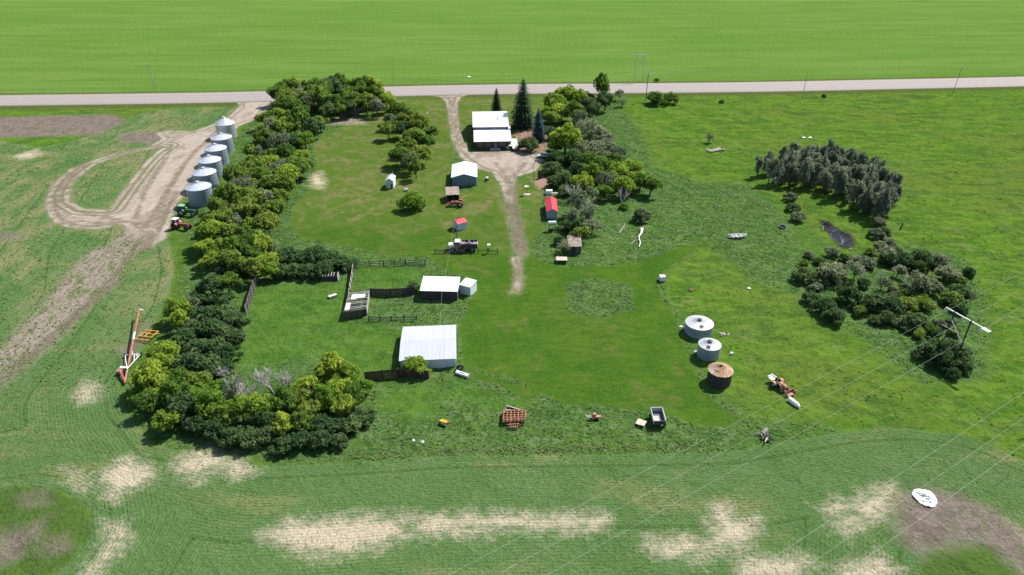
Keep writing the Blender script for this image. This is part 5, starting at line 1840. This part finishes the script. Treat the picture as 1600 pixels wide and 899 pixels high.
SHP['spruce'] = [(spruce_mesh('crown', 5 + i), MB().rod((0, 0, -.1), (0, 0, 4.9), .1, .01, 8).mesh('trunk', M['bark'])) for i in range(2)]
SHP['dead'] = [twig_mesh('branches', 90 + i, 2.2, .8, 1.2, .06).mesh('branches', M['deadwood']) for i in range(4)]
SHP['bare'] = [twig_mesh('branches', 95 + i, 1.5, .8, .8, .035).mesh('branches', M['deadwood']) for i in range(3)]

# landmarks that labels lean on: photograph position -> words
LM = [((352, 192), 'the steep roofed bin'), ((346, 216), 'the fifth grain bin'), ((337, 232), 'the fourth grain bin'), ((327, 250), 'the third grain bin'), ((318, 270), 'the second grain bin'), ((310, 295), 'the nearest grain bin'),
      ((300, 328), 'the green tractor'), ((290, 350), 'the red tractor'), ((395, 455), 'the grey windbreak fence'), ((514, 434), 'the feed bunk'), ((228, 525), 'the yellow cultivator'), ((193, 595), 'the auger hopper'),
      ((610, 588), 'the brown windbreak'), ((430, 590), 'the bare trees'), ((400, 155), 'the gravel entrance'), ((607, 150), 'the lawn road'), ((607, 282), 'the white outhouse'), ((705, 200), 'the driveway bend'), ((770, 200), 'the white house'),
      ((842, 246), 'the silver car'), ((861, 325), 'the red roofed shed'), ((895, 383), 'the old cabin'), ((1000, 372), 'the white fallen trunk'), ((1012, 150), 'the crossarm pole'), ((1152, 370), 'the white boat'), ((1300, 368), 'the dark pool'),
      ((1407, 356), 'the stub post'), ((1500, 505), 'the transmission tower'), ((1115, 232), 'the field stone pile'), ((505, 190), 'the shaded lawn corner'), ((842, 190), 'the blue spruce'), ((656, 445), 'the long barn'), ((440, 690), 'the crop corner'), ((240, 640), 'the outer corner'), ((553, 412), 'the corral wall')]
TONE = {'g': 'mid green', 'y': 'bright yellowish', 'd': 'dark green', 's': 'thin grey green', 'p': 'grey green', 'k': 'blackish green', 'b': 'blue green', 'x': 'bare grey', 'v': 'bare twiggy'}
MATK = {'g': 'leaf_g', 'y': 'leaf_y', 'd': 'leaf_d', 's': 'leaf_s', 'p': 'leaf_p', 'k': 'leaf_k', 'b': 'leaf_b'}
ORD = ['nearest', 'second nearest', 'third nearest', 'fourth nearest', 'fifth nearest', 'sixth nearest', 'seventh nearest', 'eighth nearest', 'ninth nearest', 'tenth nearest', 'eleventh nearest', 'twelfth nearest', 'thirteenth nearest', 'fourteenth nearest', 'fifteenth nearest', 'sixteenth nearest', 'seventeenth nearest', 'eighteenth nearest']
TREES = []      # (px, py, rpx, tone, shape, where, label or None, hscale)


def T(where, items, shape=None, group=None):
    for it in items:
        px, py, r_, k = it[:4]
        sh = it[4] if len(it) > 4 and it[4] else shape or {'g': 'round', 'y': 'round', 'd': 'bush', 's': 'sparse', 'p': 'poplar', 'k': 'spruce', 'b': 'spruce', 'x': 'dead', 'v': 'bare'}[k]
        TREES.append([px, py, r_, k, sh, where, it[5] if len(it) > 5 else None, it[6] if len(it) > 6 else 1.0])


BELT = 'tree belt'
T(BELT, [(437, 148, 15, 'g'), (455, 141, 15, 'g'), (470, 151, 15, 's'), (478, 138, 13, 'd', 'round'), (496, 134, 15, 'g'), (514, 136, 14, 'd', 'round'), (533, 133, 15, 'g'), (550, 137, 15, 'g'), (568, 138, 15, 'g'), (586, 140, 15, 'y'),
         (599, 154, 13, 'y'), (446, 167, 16, 'g'), (464, 175, 16, 'g'), (485, 164, 14, 's'), (503, 158, 16, 'g'), (521, 163, 16, 'g'), (539, 158, 15, 'g'), (555, 160, 15, 'g'), (572, 162, 15, 'g'), (589, 168, 14, 's'), (605, 163, 12, 'y'),
         (470, 192, 17, 'g'), (488, 200, 16, 'd', 'round'), (500, 192, 13, 'g')])
ROWS = {185: [(416, 'g'), (434, 'y'), (453, 'g')], 204: [(406, 'g'), (424, 's'), (442, 'g'), (462, 'g')], 222: [(397, 'g'), (416, 'g'), (437, 's'), (458, 'd'), (474, 'y')], 240: [(388, 'g'), (407, 's'), (428, 'g'), (448, 'g'), (467, 'y')],
        258: [(380, 'g'), (400, 'g'), (421, 'y'), (443, 's'), (463, 'g')], 276: [(368, 'g'), (388, 'g'), (409, 'g'), (431, 'd'), (452, 'y')], 294: [(360, 'g'), (379, 's'), (400, 'g'), (421, 'g'), (442, 'g')],
        312: [(348, 'y'), (367, 'g'), (389, 'g'), (412, 's'), (433, 'g')], 331: [(340, 'g'), (360, 's'), (382, 'g'), (405, 'd'), (426, 'g')], 350: [(328, 'g'), (349, 'g'), (372, 's'), (395, 'y'), (417, 'g')],
        370: [(314, 'y'), (335, 'y'), (357, 'g'), (380, 'g'), (403, 'd')], 389: [(317, 'y'), (338, 'y'), (361, 'y'), (384, 'g'), (407, 'y'), (429, 's')], 408: [(324, 'y'), (346, 'g'), (369, 'g'), (392, 'g'), (414, 'y'), (437, 'd')]}
T(BELT, [(447, 156, 15, 'g'), (476, 158, 15, 'g'), (495, 148, 16, 'g'), (513, 149, 16, 'g'), (530, 147, 16, 'd', 'round'), (547, 148, 16, 'g'), (563, 149, 16, 'g'), (580, 153, 15, 'g'), (512, 174, 13, 'd', 'round'), (530, 172, 13, 'g'), (548, 171, 12, 'd', 'round')])
for y, row in ROWS.items():
    T(BELT, [(x + (5 if i == 0 else 0) + R.uniform(-4, 4), y + R.uniform(-4, 4), 15.0 + R.uniform(-2.5, 3.5) + (y > 300) * 2 - 2 * (i == 0), k) for i, (x, k) in enumerate(row)])
T(BELT, [(452, 399, 17, 'd'), (472, 402, 17, 'd'), (492, 399, 17, 'd'), (512, 404, 17, 'd'), (531, 407, 15, 'd'), (544, 410, 12, 'd'), (424, 421, 15, 'y'), (400, 424, 17, 'g'), (460, 420, 16, 'd'), (482, 422, 15, 'd'), (505, 420, 15, 'd'), (440, 424, 14, 'd'),
         (372, 422, 16, 'g'), (345, 423, 15, 'd')])
T(BELT, [(330, 447, 20, 'd', 'round'), (310, 466, 18, 'd'), (345, 466, 18, 'd'), (356, 447, 16, 'g'), (276, 485, 19, 'y'), (296, 480, 16, 's'), (320, 490, 20, 'd'), (345, 492, 19, 'd'), (366, 497, 17, 'd'), (300, 510, 20, 'd'), (326, 515, 20, 'd'),
         (350, 520, 19, 'd'), (371, 525, 17, 'd'), (286, 531, 19, 'd'), (310, 540, 21, 'd'), (335, 545, 20, 'd'), (358, 550, 18, 'd'), (256, 554, 19, 'y'), (277, 568, 19, 'd'), (302, 570, 21, 'd'), (327, 573, 20, 'd'), (347, 574, 15, 'd'), (284, 506, 15, 'y')])
T(BELT, [(234, 593, 21, 'y'), (252, 576, 18, 'y'), (224, 613, 16, 'y'), (237, 627, 20, 'g'), (255, 602, 20, 'y'), (285, 595, 21, 'g'), (304, 601, 20, 'g'), (276, 622, 20, 'g'), (262, 656, 19, 'y'), (287, 641, 21, 'd', 'round'), (310, 622, 20, 'y'), (329, 637, 20, 'y'),
         (342, 612, 17, 'y'), (352, 650, 20, 'g'), (377, 641, 20, 'y'), (402, 640, 20, 'y'), (425, 642, 18, 'y'), (310, 662, 19, 'd'), (336, 671, 20, 'd'), (362, 681, 20, 'd'), (390, 683, 20, 'd'), (416, 677, 20, 'd'), (446, 664, 18, 'y'), (446, 632, 20, 'g'),
         (466, 620, 19, 'g'), (481, 608, 19, 'y'), (497, 590, 20, 'y'), (520, 581, 20, 'y'), (544, 589, 20, 'y'), (563, 603, 16, 'y'), (531, 610, 20, 'y'), (510, 622, 21, 'y'), (551, 622, 19, 'g'), (540, 641, 17, 'y'), (486, 641, 19, 'g'), (470, 661, 18, 'g'),
         (500, 661, 19, 'd'), (525, 664, 19, 'd'), (550, 659, 18, 'd'), (567, 649, 15, 'd'), (441, 692, 18, 'd'), (470, 687, 18, 'd'), (500, 683, 18, 'd'), (365, 610, 17, 's'), (322, 655, 15, 'd'), (415, 660, 17, 'd', 'round'), (530, 688, 13, 'd')])
T(BELT, [(365, 605, 22, 'x'), (392, 612, 20, 'x'), (424, 596, 26, 'x'), (445, 596, 22, 'x'), (353, 582, 15, 'x'), (380, 616, 20, 'x')])
ORCH = 'yard orchard'
T(ORCH, [(622, 173, 17, 'g'), (640, 183, 17, 'g'), (656, 196, 17, 'g'), (672, 206, 13, 'g'), (612, 190, 13, 's'), (629, 201, 14, 'd', 'round'), (648, 213, 17, 'g'), (667, 222, 13, 'g'), (607, 206, 12, 'g'), (635, 226, 17, 'g'), (656, 239, 17, 'g'), (626, 241, 18, 'g'), (641, 253, 16, 'd', 'round'),
         (649, 262, 12, 'g', 'round', 'slender tree with visible trunk at the near end of the yard orchard', 1.5), (645, 312, 20, 'y', 'bush', 'lone yellow green tree with clear dark shadow on the lawn below the outhouse')])
HG = 'house grove'
T(HG, [(776, 176, 8.5, 'k', 'spruce', 'narrow dark spruce rising behind the white house roof', 1.0), (817, 199, 21, 'k', 'spruce', 'tallest dark spruce standing beside the white house', .92), (841, 221, 11.5, 'b', 'spruce', 'blue green spruce right of the house patio', 1.02),
       (826, 222, 18, 'd', 'bush', 'round dark bush on the patio between house and blue spruce'), (884, 213, 27, 'y', 'round', 'big round yellow green tree beside the red patio')])
T(HG, [(866, 161, 17, 'y'), (884, 150, 16, 'y'), (903, 155, 16, 'y'), (858, 177, 14, 'y'), (878, 171, 17, 'y'), (897, 176, 16, 'g'), (914, 152, 14, 'd', 'round', 'dark tall tree at the road edge of the house grove'), (921, 165, 15, 'd', 'round'), (941, 142, 14, 'g', 'round', None, 1.5), (946, 158, 14, 'd', 'round'),
       (968, 147, 10, 's'), (972, 158, 9, 's'), (858, 204, 13, 'd', 'round'), (862, 186, 12, 'g'), (871, 228, 13, 'd'), (868, 246, 14, 'd'), (862, 262, 13, 'd'), (880, 280, 15, 'd'), (903, 266, 15, 'd'), (895, 246, 15, 'd'), (868, 284, 13, 'd'), (885, 296, 13, 'd')])
T(HG, [(912, 205, 17, 's'), (935, 210, 19, 's', 'bush'), (926, 228, 18, 's'), (948, 226, 17, 's', 'bush'), (965, 236, 15, 's', 'bush'), (912, 232, 15, 's'), (940, 244, 15, 's', 'bush'), (905, 190, 15, 's'), (925, 192, 13, 's')])
T(HG, [(922, 250, 15, 'g'), (940, 262, 17, 'g'), (960, 252, 17, 'g'), (985, 262, 18, 'y'), (966, 275, 17, 'y'), (991, 277, 17, 'g'), (1001, 286, 14, 'y'), (975, 291, 16, 'y'), (1017, 291, 15, 'g'), (950, 285, 15, 's'), (928, 275, 15, 'y'), (945, 300, 14, 'y'), (910, 287, 15, 'y'), (925, 305, 13, 's')])
T(HG, [(902, 318, 19, 's'), (920, 335, 19, 's'), (893, 338, 15, 's'), (902, 352, 18, 'd'), (886, 350, 12, 'd'), (925, 352, 15, 's'), (908, 365, 14, 'g'), (882, 385, 11, 's'), (874, 376, 9, 'd')], None)
T(HG, [(896, 300, 16, 'x'), (913, 325, 19, 'x'), (973, 305, 14, 'x', 'dead', 'bare pale tree at the near edge of the house grove'), (920, 345, 15, 'x')])
T('open grass', [(1028, 151, 16, 'g', 'bush', 'large round bush at the roadside right of the crossarm pole'), (1048, 153, 12, 'g', 'bush', 'smaller half of the round roadside bush pair'), (1003, 336, 13, 's', 'bush', 'olive rounded bush in long grass above the white fallen trunk'), (975, 322, 7, 'g', 'bush', 'tiny bush in the grass below the bare pale tree'),
                 (1108, 215, 8, 's', 'sparse', 'small lone shrub beside the field stone pile'), (648, 570, 21, 'y', 'bush', 'bright yellow bush in front of the big barn wall'), (645, 446, 11, 'd', 'bush', 'dark bush against the left end of the long barn'), (1128, 158, 4, 'd', 'bush', 'tiny dark shrub at the ditch below the road'), (1288, 150, 3.5, 'd', 'bush', 'tiny dark weed clump on the road bank right of the pale pole'),
                 (1026, 125, 4, 'd', 'bush', 'tiny dark shrub at the foot of the far transmission tower')])
SL = 'slough thicket'
T(SL, [(1302, 392, 12, 's', 'bush'), (1300, 424, 20, 's'), (1258, 427, 18, 'd'), (1289, 430, 16, 's', 'bush'), (1338, 422, 17, 's'), (1352, 408, 15, 's', 'bush'), (1326, 460, 20, 'd'), (1268, 462, 16, 'd'), (1291, 474, 20, 'd'), (1302, 492, 17, 'd'), (1386, 392, 18, 's', 'bush'), (1375, 380, 13, 's', 'bush'), (1390, 403, 14, 'd'),
       (1411, 405, 17, 'd'), (1438, 403, 21, 'd'), (1470, 403, 21, 's', 'bush'), (1480, 425, 20, 's', 'bush'), (1430, 440, 20, 's'), (1455, 445, 18, 's', 'bush'), (1380, 440, 16, 's'), (1369, 470, 20, 'd'), (1395, 476, 23, 'd'), (1390, 494, 18, 'd'), (1422, 470, 18, 'g', 'bush'), (1442, 470, 18, 'g', 'bush'), (1500, 450, 19, 'd'), (1489, 462, 18, 'g', 'bush'),
       (1514, 424, 10, 'd'), (1432, 500, 20, 'd'), (1452, 512, 15, 'g', 'bush'), (1455, 545, 23, 'd'), (1480, 545, 25, 'd'), (1502, 550, 22, 'd'), (1470, 563, 20, 'd'), (1508, 567, 18, 'd'), (1490, 582, 12, 'd'), (1240, 322, 12, 'd'), (1248, 336, 12, 's', 'bush'), (1236, 305, 12, 's', 'bush'), (1372, 362, 14, 's', 'bush'), (1405, 420, 14, 's'), (1350, 440, 13, 'd'), (1500, 480, 13, 'd'), (1275, 445, 12, 's', 'bush')])
SCR = [(1270, 402), (1340, 396), (1420, 402), (1490, 412), (1520, 450), (1500, 500), (1470, 520), (1400, 500), (1330, 500), (1270, 460)]
q_ = np.array(SCR, float)
pts_ = [(R.uniform(1265, 1525), R.uniform(392, 525)) for _ in range(70)]
T(SL, [(a, b, R.uniform(8, 13), R.choice('ssdg'), 'bush') for a, b in pts_ if sdf(np.array([a]), np.array([b]), q_)[0] > 0][:34])
T(SL, [(1373, 346, 11, 's', 'bush'), (1381, 362, 11, 'd'), (1390, 376, 12, 's', 'bush'), (1400, 388, 12, 'd'), (1352, 402, 11, 'd'), (1337, 404, 10, 's', 'bush'), (1266, 396, 10, 's', 'bush'), (1280, 406, 11, 'd'), (1256, 410, 10, 'g', 'bush'), (1318, 402, 10, 'd'), (1362, 390, 10, 'g', 'bush'),
       (1440, 520, 13, 'g', 'bush'), (1420, 510, 12, 'd'), (1465, 520, 13, 'd'), (1490, 515, 12, 'g', 'bush')])
T(SL, [(1350, 425, 15, 'v'), (1380, 430, 15, 'v'), (1425, 448, 16, 'v'), (1312, 440, 15, 'v')])

# the crescent of poplars: base places on the photograph
CRES = [(1186, 276), (1200, 270), (1202, 284), (1216, 266), (1218, 280), (1230, 290), (1234, 262), (1236, 276), (1248, 286), (1250, 268), (1254, 297), (1262, 260), (1266, 278), (1268, 292), (1278, 266), (1282, 284), (1284, 303), (1292, 262), (1296, 276), (1298, 292), (1306, 306),
        (1308, 268), (1312, 284), (1318, 298), (1322, 274), (1326, 316), (1330, 290), (1336, 304), (1338, 324), (1342, 284), (1348, 298), (1350, 314), (1354, 334), (1360, 294), (1362, 308), (1366, 326), (1370, 344), (1376, 306), (1380, 322), (1386, 336), (1344, 336), (1392, 318)]


def add_tree(base, rx, h_k, tone, shp, label, group, cat, name):
    base = Vector((base.x, base.y, 0))
    t = thing(name, label, cat, base, R.uniform(0, 6.28), group)
    sc = (rx * R.uniform(.85, 1.12), rx * R.uniform(.85, 1.12), rx * h_k * (R.uniform(.85, 1.25) if shp in ('round', 'bush', 'sparse') else 1))
    if shp in ('dead', 'bare'):
        put('branches', R.choice(SHP[shp]), t, scale=sc)
        return t
    cm, tm = R.choice(SHP[shp])
    put('trunk', tm, t, scale=sc)
    c = put('crown', cm, t, scale=sc)
    c.material_slots[0].link = 'OBJECT'
    c.material_slots[0].material = M[MATK[tone]]
    return t


ZC = {'round': 1.05, 'bush': .75, 'sparse': 1.0, 'spruce': 0.0, 'dead': .85, 'bare': .7}
rec = []
for px, py, r_, k, sh, where, lab, hk in TREES:
    p0 = G(px, py)
    rx = r_ * mpp(p0)
    z = ZC[sh] * rx * hk
    b = G(px, py, z)
    rx = r_ * mpp(b) * (1.16 if where == 'tree belt' else .96 if where == 'slough thicket' else 1.08)
    if sh == 'spruce':
        hk = hk * {8.5: .85, 21: .73, 11.5: .83}.get(r_, .85)
    rec.append([px, py, b, rx, k, sh, where, lab, hk])
cnt, seen = {}, set()
KIND = {'round': 'tree', 'bush': 'bush', 'sparse': 'shrub', 'spruce': 'spruce', 'dead': 'dead tree', 'bare': 'dead shrub'}
tmp = []
for e in rec:
    px, py = e[0], e[1]
    d, nm, lx, ly = min(((px - a) ** 2 + (py - b) ** 2, n_, a, b) for (a, b), n_ in LM)
    dx, dy = px - lx, py - ly
    rel = ('right of' if dx > 0 else 'left of') if abs(dx) > abs(dy) else ('in front of' if dy > 0 else 'behind')
    tmp.append((e[4], e[5], e[6], nm, rel, d))
groups = {}
for i, q_ in enumerate(tmp):
    groups.setdefault((TONE[q_[0]], KIND[q_[1]], q_[2], q_[3], q_[4]), []).append((q_[5], i))
labs = {}
for (tone, kind, where, nm, rel), v in groups.items():
    v.sort()
    for n_, (d, i) in enumerate(v):
        o_ = ORD[n_] if len(v) > 1 else 'the only one'
        labs[i] = f'{tone} {kind} of the {where}, {o_} {rel} {nm}' if len(v) > 1 else f'{tone} {kind} of the {where} just {rel} {nm}'
GRP = {BELT: 'trees of the long tree belt', ORCH: 'trees of the yard orchard', HG: 'trees of the house grove', 'open grass': 'lone bushes in open grass', SL: 'bushes of the slough thicket'}
OBN = {'round': 'leafy_tree', 'bush': 'leafy_bush', 'sparse': 'sparse_shrub', 'spruce': 'spruce_tree', 'dead': 'dead_tree', 'bare': 'dead_shrub'}
for i, (px, py, b, rx, k, sh, where, lab, hk) in enumerate(rec):
    add_tree(b, rx, hk, k, sh, lab or labs[i], GRP[where], KIND[sh], OBN[sh])
ORDL = ['first', 'second', 'third', 'fourth', 'fifth', 'sixth', 'seventh', 'eighth', 'ninth', 'tenth', 'eleventh', 'twelfth', 'thirteenth', 'fourteenth', 'fifteenth', 'sixteenth', 'seventeenth', 'eighteenth', 'nineteenth', 'twentieth', 'twenty first', 'twenty second', 'twenty third', 'twenty fourth', 'twenty fifth', 'twenty sixth', 'twenty seventh', 'twenty eighth']
CRES += [((a[0] + b[0]) / 2, (a[1] + b[1]) / 2) for a, b in zip(CRES[::2], CRES[3::2])]
ARC = [(1180, 290), (1240, 302), (1290, 314), (1330, 338), (1372, 352)]
rows = {0: [], 1: [], 2: []}
for px, py in CRES:
    iy = np.interp(px, [a[0] for a in ARC], [a[1] for a in ARC])
    rows[min(2, int(max(0, iy - py) / 16))].append((px, py))
for k, lst in rows.items():
    nm = ('pool side', 'middle', 'far side')[k]
    for i, (px, py) in enumerate(sorted(lst)):
        add_tree(G(px + R.uniform(-3, 3), py + R.uniform(-3, 3)), 1.95 * R.uniform(.85, 1.2), .74 * R.uniform(.85, 1.1), 'p', 'poplar', f'slender grey poplar, {ORDL[i]} from left in {nm} row of the crescent grove', 'poplars of the crescent grove', 'tree', 'poplar_tree')
for k, (px, py) in enumerate(sorted([(1212, 288), (1376, 320), (1290, 262), (1225, 270)])):
    add_tree(G(px, py), 3.6, .95 + .25 * (k % 2), 'x', 'dead', f'bare pale dead poplar, {ORDL[k]} from the left among the crescent grove', 'dead poplars of the crescent grove', 'dead tree', 'dead_tree')


# ------------------------------------------------------------------ ground cover: tufts of weeds, grass and crop as real leaves
def tufts(name, label, n, box, keep, size, colors, blades, seed, wide=.45, lean=.75, cl=0.0, hgt=1.0, row=0.0):
    rs = np.random.RandomState(seed)
    x, y = rs.uniform(box[0], box[1], n), rs.uniform(box[2], box[3], n)
    if row:
        pass
    D = fields(x, y)
    k = keep(D, x, y, rs)
    # only what the photograph can show, with a margin all round
    k &= (np.abs(x) < (y * .80 + 40))
    x, y = x[k], y[k]
    n = len(x)
    ix = np.clip(np.searchsorted(xs, x) - 1, 0, nx - 2)
    iy = np.clip(np.searchsorted(ys, y) - 1, 0, ny - 2)
    fx, fy = (x - xs[ix]) / (xs[ix + 1] - xs[ix]), (y - ys[iy]) / (ys[iy + 1] - ys[iy])
    z = ZZ[iy, ix] * (1 - fx) * (1 - fy) + ZZ[iy, ix + 1] * fx * (1 - fy) + ZZ[iy + 1, ix] * (1 - fx) * fy + ZZ[iy + 1, ix + 1] * fx * fy
    s = size * rs.uniform(.55, 1.5, n)
    nb = blades
    th = rs.uniform(0, 2 * pi, (n, nb))
    ln = rs.uniform(.6, 1.15, (n, nb)) * s[:, None]
    up = rs.uniform(.5, 1.1, (n, nb)) * s[:, None] * hgt
    wd = wide * s[:, None] * rs.uniform(.6, 1.2, (n, nb))
    dx, dy = np.cos(th), np.sin(th)
    bx, by = x[:, None] + dx * ln * .05, y[:, None] + dy * ln * .05
    bz = np.broadcast_to(z[:, None], th.shape)
    mx, my, mz = bx + dx * ln * lean * .5, by + dy * ln * lean * .5, bz + up * .75
    ex, ey, ez = bx + dx * ln * lean, by + dy * ln * lean, bz + up
    V = np.stack([np.stack([bx, by, bz - .03], -1), np.stack([mx - dy * wd * .5, my + dx * wd * .5, mz], -1), np.stack([ex, ey, ez], -1), np.stack([mx + dy * wd * .5, my - dx * wd * .5, mz], -1)], 2)
    m = n * nb
    me = bpy.data.meshes.new(name)
    me.vertices.add(m * 4)
    me.vertices.foreach_set('co', V.reshape(-1).astype(np.float32))
    me.loops.add(m * 4)
    me.loops.foreach_set('vertex_index', np.arange(m * 4, dtype=np.int32))
    me.polygons.add(m)
    me.polygons.foreach_set('loop_start', np.arange(0, m * 4, 4, dtype=np.int32))
    me.update(calc_edges=True)
    C = np.array(colors)
    patch = fbm(x, y, .5) + fbm(x, y, .16) * .8 + rs.normal(size=n) * .22
    idx = np.clip(((patch + .75) / 1.5 * len(C)), 0, len(C) - 1.001)
    i0 = idx.astype(int)
    i1 = np.minimum(i0 + 1, len(C) - 1)
    f = (idx - i0)[:, None]
    c = C[i0] * (1 - f) + C[i1] * f
    c = c * rs.uniform(.75, 1.25, (n, 1))
    c4 = np.ones((n, nb * 4, 4))
    c4[:, :, :3] = c[:, None, :]
    a = me.color_attributes.new('hue', 'FLOAT_COLOR', 'POINT')
    a.data.foreach_set('color', c4.reshape(-1).astype(np.float32))
    me.materials.append(M['tuft'])
    o = bpy.data.objects.new(name, me)
    COL.objects.link(o)
    o['kind'], o['label'] = 'stuff', label
    return n


WG = [(.060, .130, .028), (.078, .158, .032), (.098, .180, .040), (.120, .200, .060), (.160, .220, .090)]
free = lambda D: (D['gravel'] < -.6) & (D['road'] < -1) & (D['lane'] < -.8)
n1 = tufts('weeds', 'rank weeds and long grass round the farmyard', 170000, (-150, 110, 55, 300), lambda D, x, y, rs: free(D) & (D['weeds'] > .2) & (D['mown'] < -.3) & (D['crop'] < .5) & (D['lush'] < rs.normal(size=x.shape) * 1.5 - .5) & (fbm(x, y, .7) + rs.normal(size=x.shape) * .25 > -.25), .27, WG, 5, 1, wide=.4, hgt=.55)
n2 = tufts('garden_weeds', 'unmown weed patch in the middle of the mown yard', 3500, (8, 34, 105, 145), lambda D, x, y, rs: (D['weedlump'] > .1) & (rs.rand(len(x)) < .5), .25, [(.09, .17, .05), (.115, .20, .065), (.145, .21, .09)], 6, 2, hgt=.4)
n3 = tufts('pasture_grass', 'tussocks of pasture grass', 70000, (20, 260, 60, 300), lambda D, x, y, rs: free(D) & (D['weeds'] < .2) & (D['mown'] < -.3) & (D['crop'] < -.2) & (fbm(x, y, .45) + rs.normal(size=x.shape) * .3 > .3), .34,
            [(.050, .105, .018), (.075, .140, .014), (.10, .165, .018), (.12, .175, .03), (.14, .165, .05)], 4, 3, hgt=.45)
n4 = tufts('crop_plants', 'low crop plants in the foreground field', 150000, (-100, 100, 50, 100), lambda D, x, y, rs: (D['crop'] > .3) & (D['tan'] < rs.normal(size=x.shape) * .8 - .4) & (D['grey'] < -.2) & (np.sin(D['rowd'] * 2 * pi / .5) > -.75), .17,
            [(.088, .164, .052), (.098, .180, .060), (.110, .194, .068), (.128, .200, .080)], 4, 4, .6, hgt=.3)
n5 = tufts('field_plants', 'crop plants in the field left of the grain bins', 60000, (-260, -50, 90, 270), lambda D, x, y, rs: (D['crop'] > .5) & (D['tan'] < -.4) & (D['grey'] < -.4) & (D['gravel'] < -1), .3,
            [(.074, .145, .036), (.090, .165, .042), (.104, .176, .052), (.14, .18, .07)], 3, 5, .6, hgt=.45)
n6 = tufts('stubble', 'dry straw and thin plants on the bare patches', 24000, (-110, 110, 50, 100), lambda D, x, y, rs: ((D['tan'] > -.8) | (D['grey'] > -.5)) & (D['crop'] > 0), .2,
            [(.36, .31, .21), (.28, .25, .15), (.15, .18, .07), (.22, .21, .11)], 3, 6, .4, hgt=.4)
n7 = tufts('verge_grass', 'dry long grass at the mown edges and fence lines', 20000, (-80, 60, 80, 290), lambda D, x, y, rs: free(D) & (D['mown'] < .1) & (D['mown'] > -.9) & (D['crop'] < -.5), .36,
            [(.085, .14, .035), (.12, .165, .05), (.18, .175, .085), (.11, .165, .045)], 4, 7, hgt=.6)
FL = [G(x, y) for x, y in ((556, 716), (640, 708), (760, 703), (900, 701), (1010, 700), (1090, 697))]


def near_line(x, y, rs):
    d = np.full(x.shape, 9.)
    for a, b in zip(FL[:-1], FL[1:]):
        d = np.minimum(d, segd(x, y, a, b))
    return d < np.abs(rs.normal(size=x.shape)) * .8


n8 = tufts('fence_line_grass', 'tall dry weeds along the old fence line above the crop', 26000, (-30, 30, 72, 88), lambda D, x, y, rs: near_line(x, y, rs) & (rs.rand(len(x)) < .5), .24, [(.10, .17, .04), (.13, .19, .055), (.19, .20, .10), (.15, .19, .07), (.11, .19, .05)], 5, 8, wide=.45, hgt=.55)
print('tufts', n1, n2, n3, n4, n5, n6, n7)
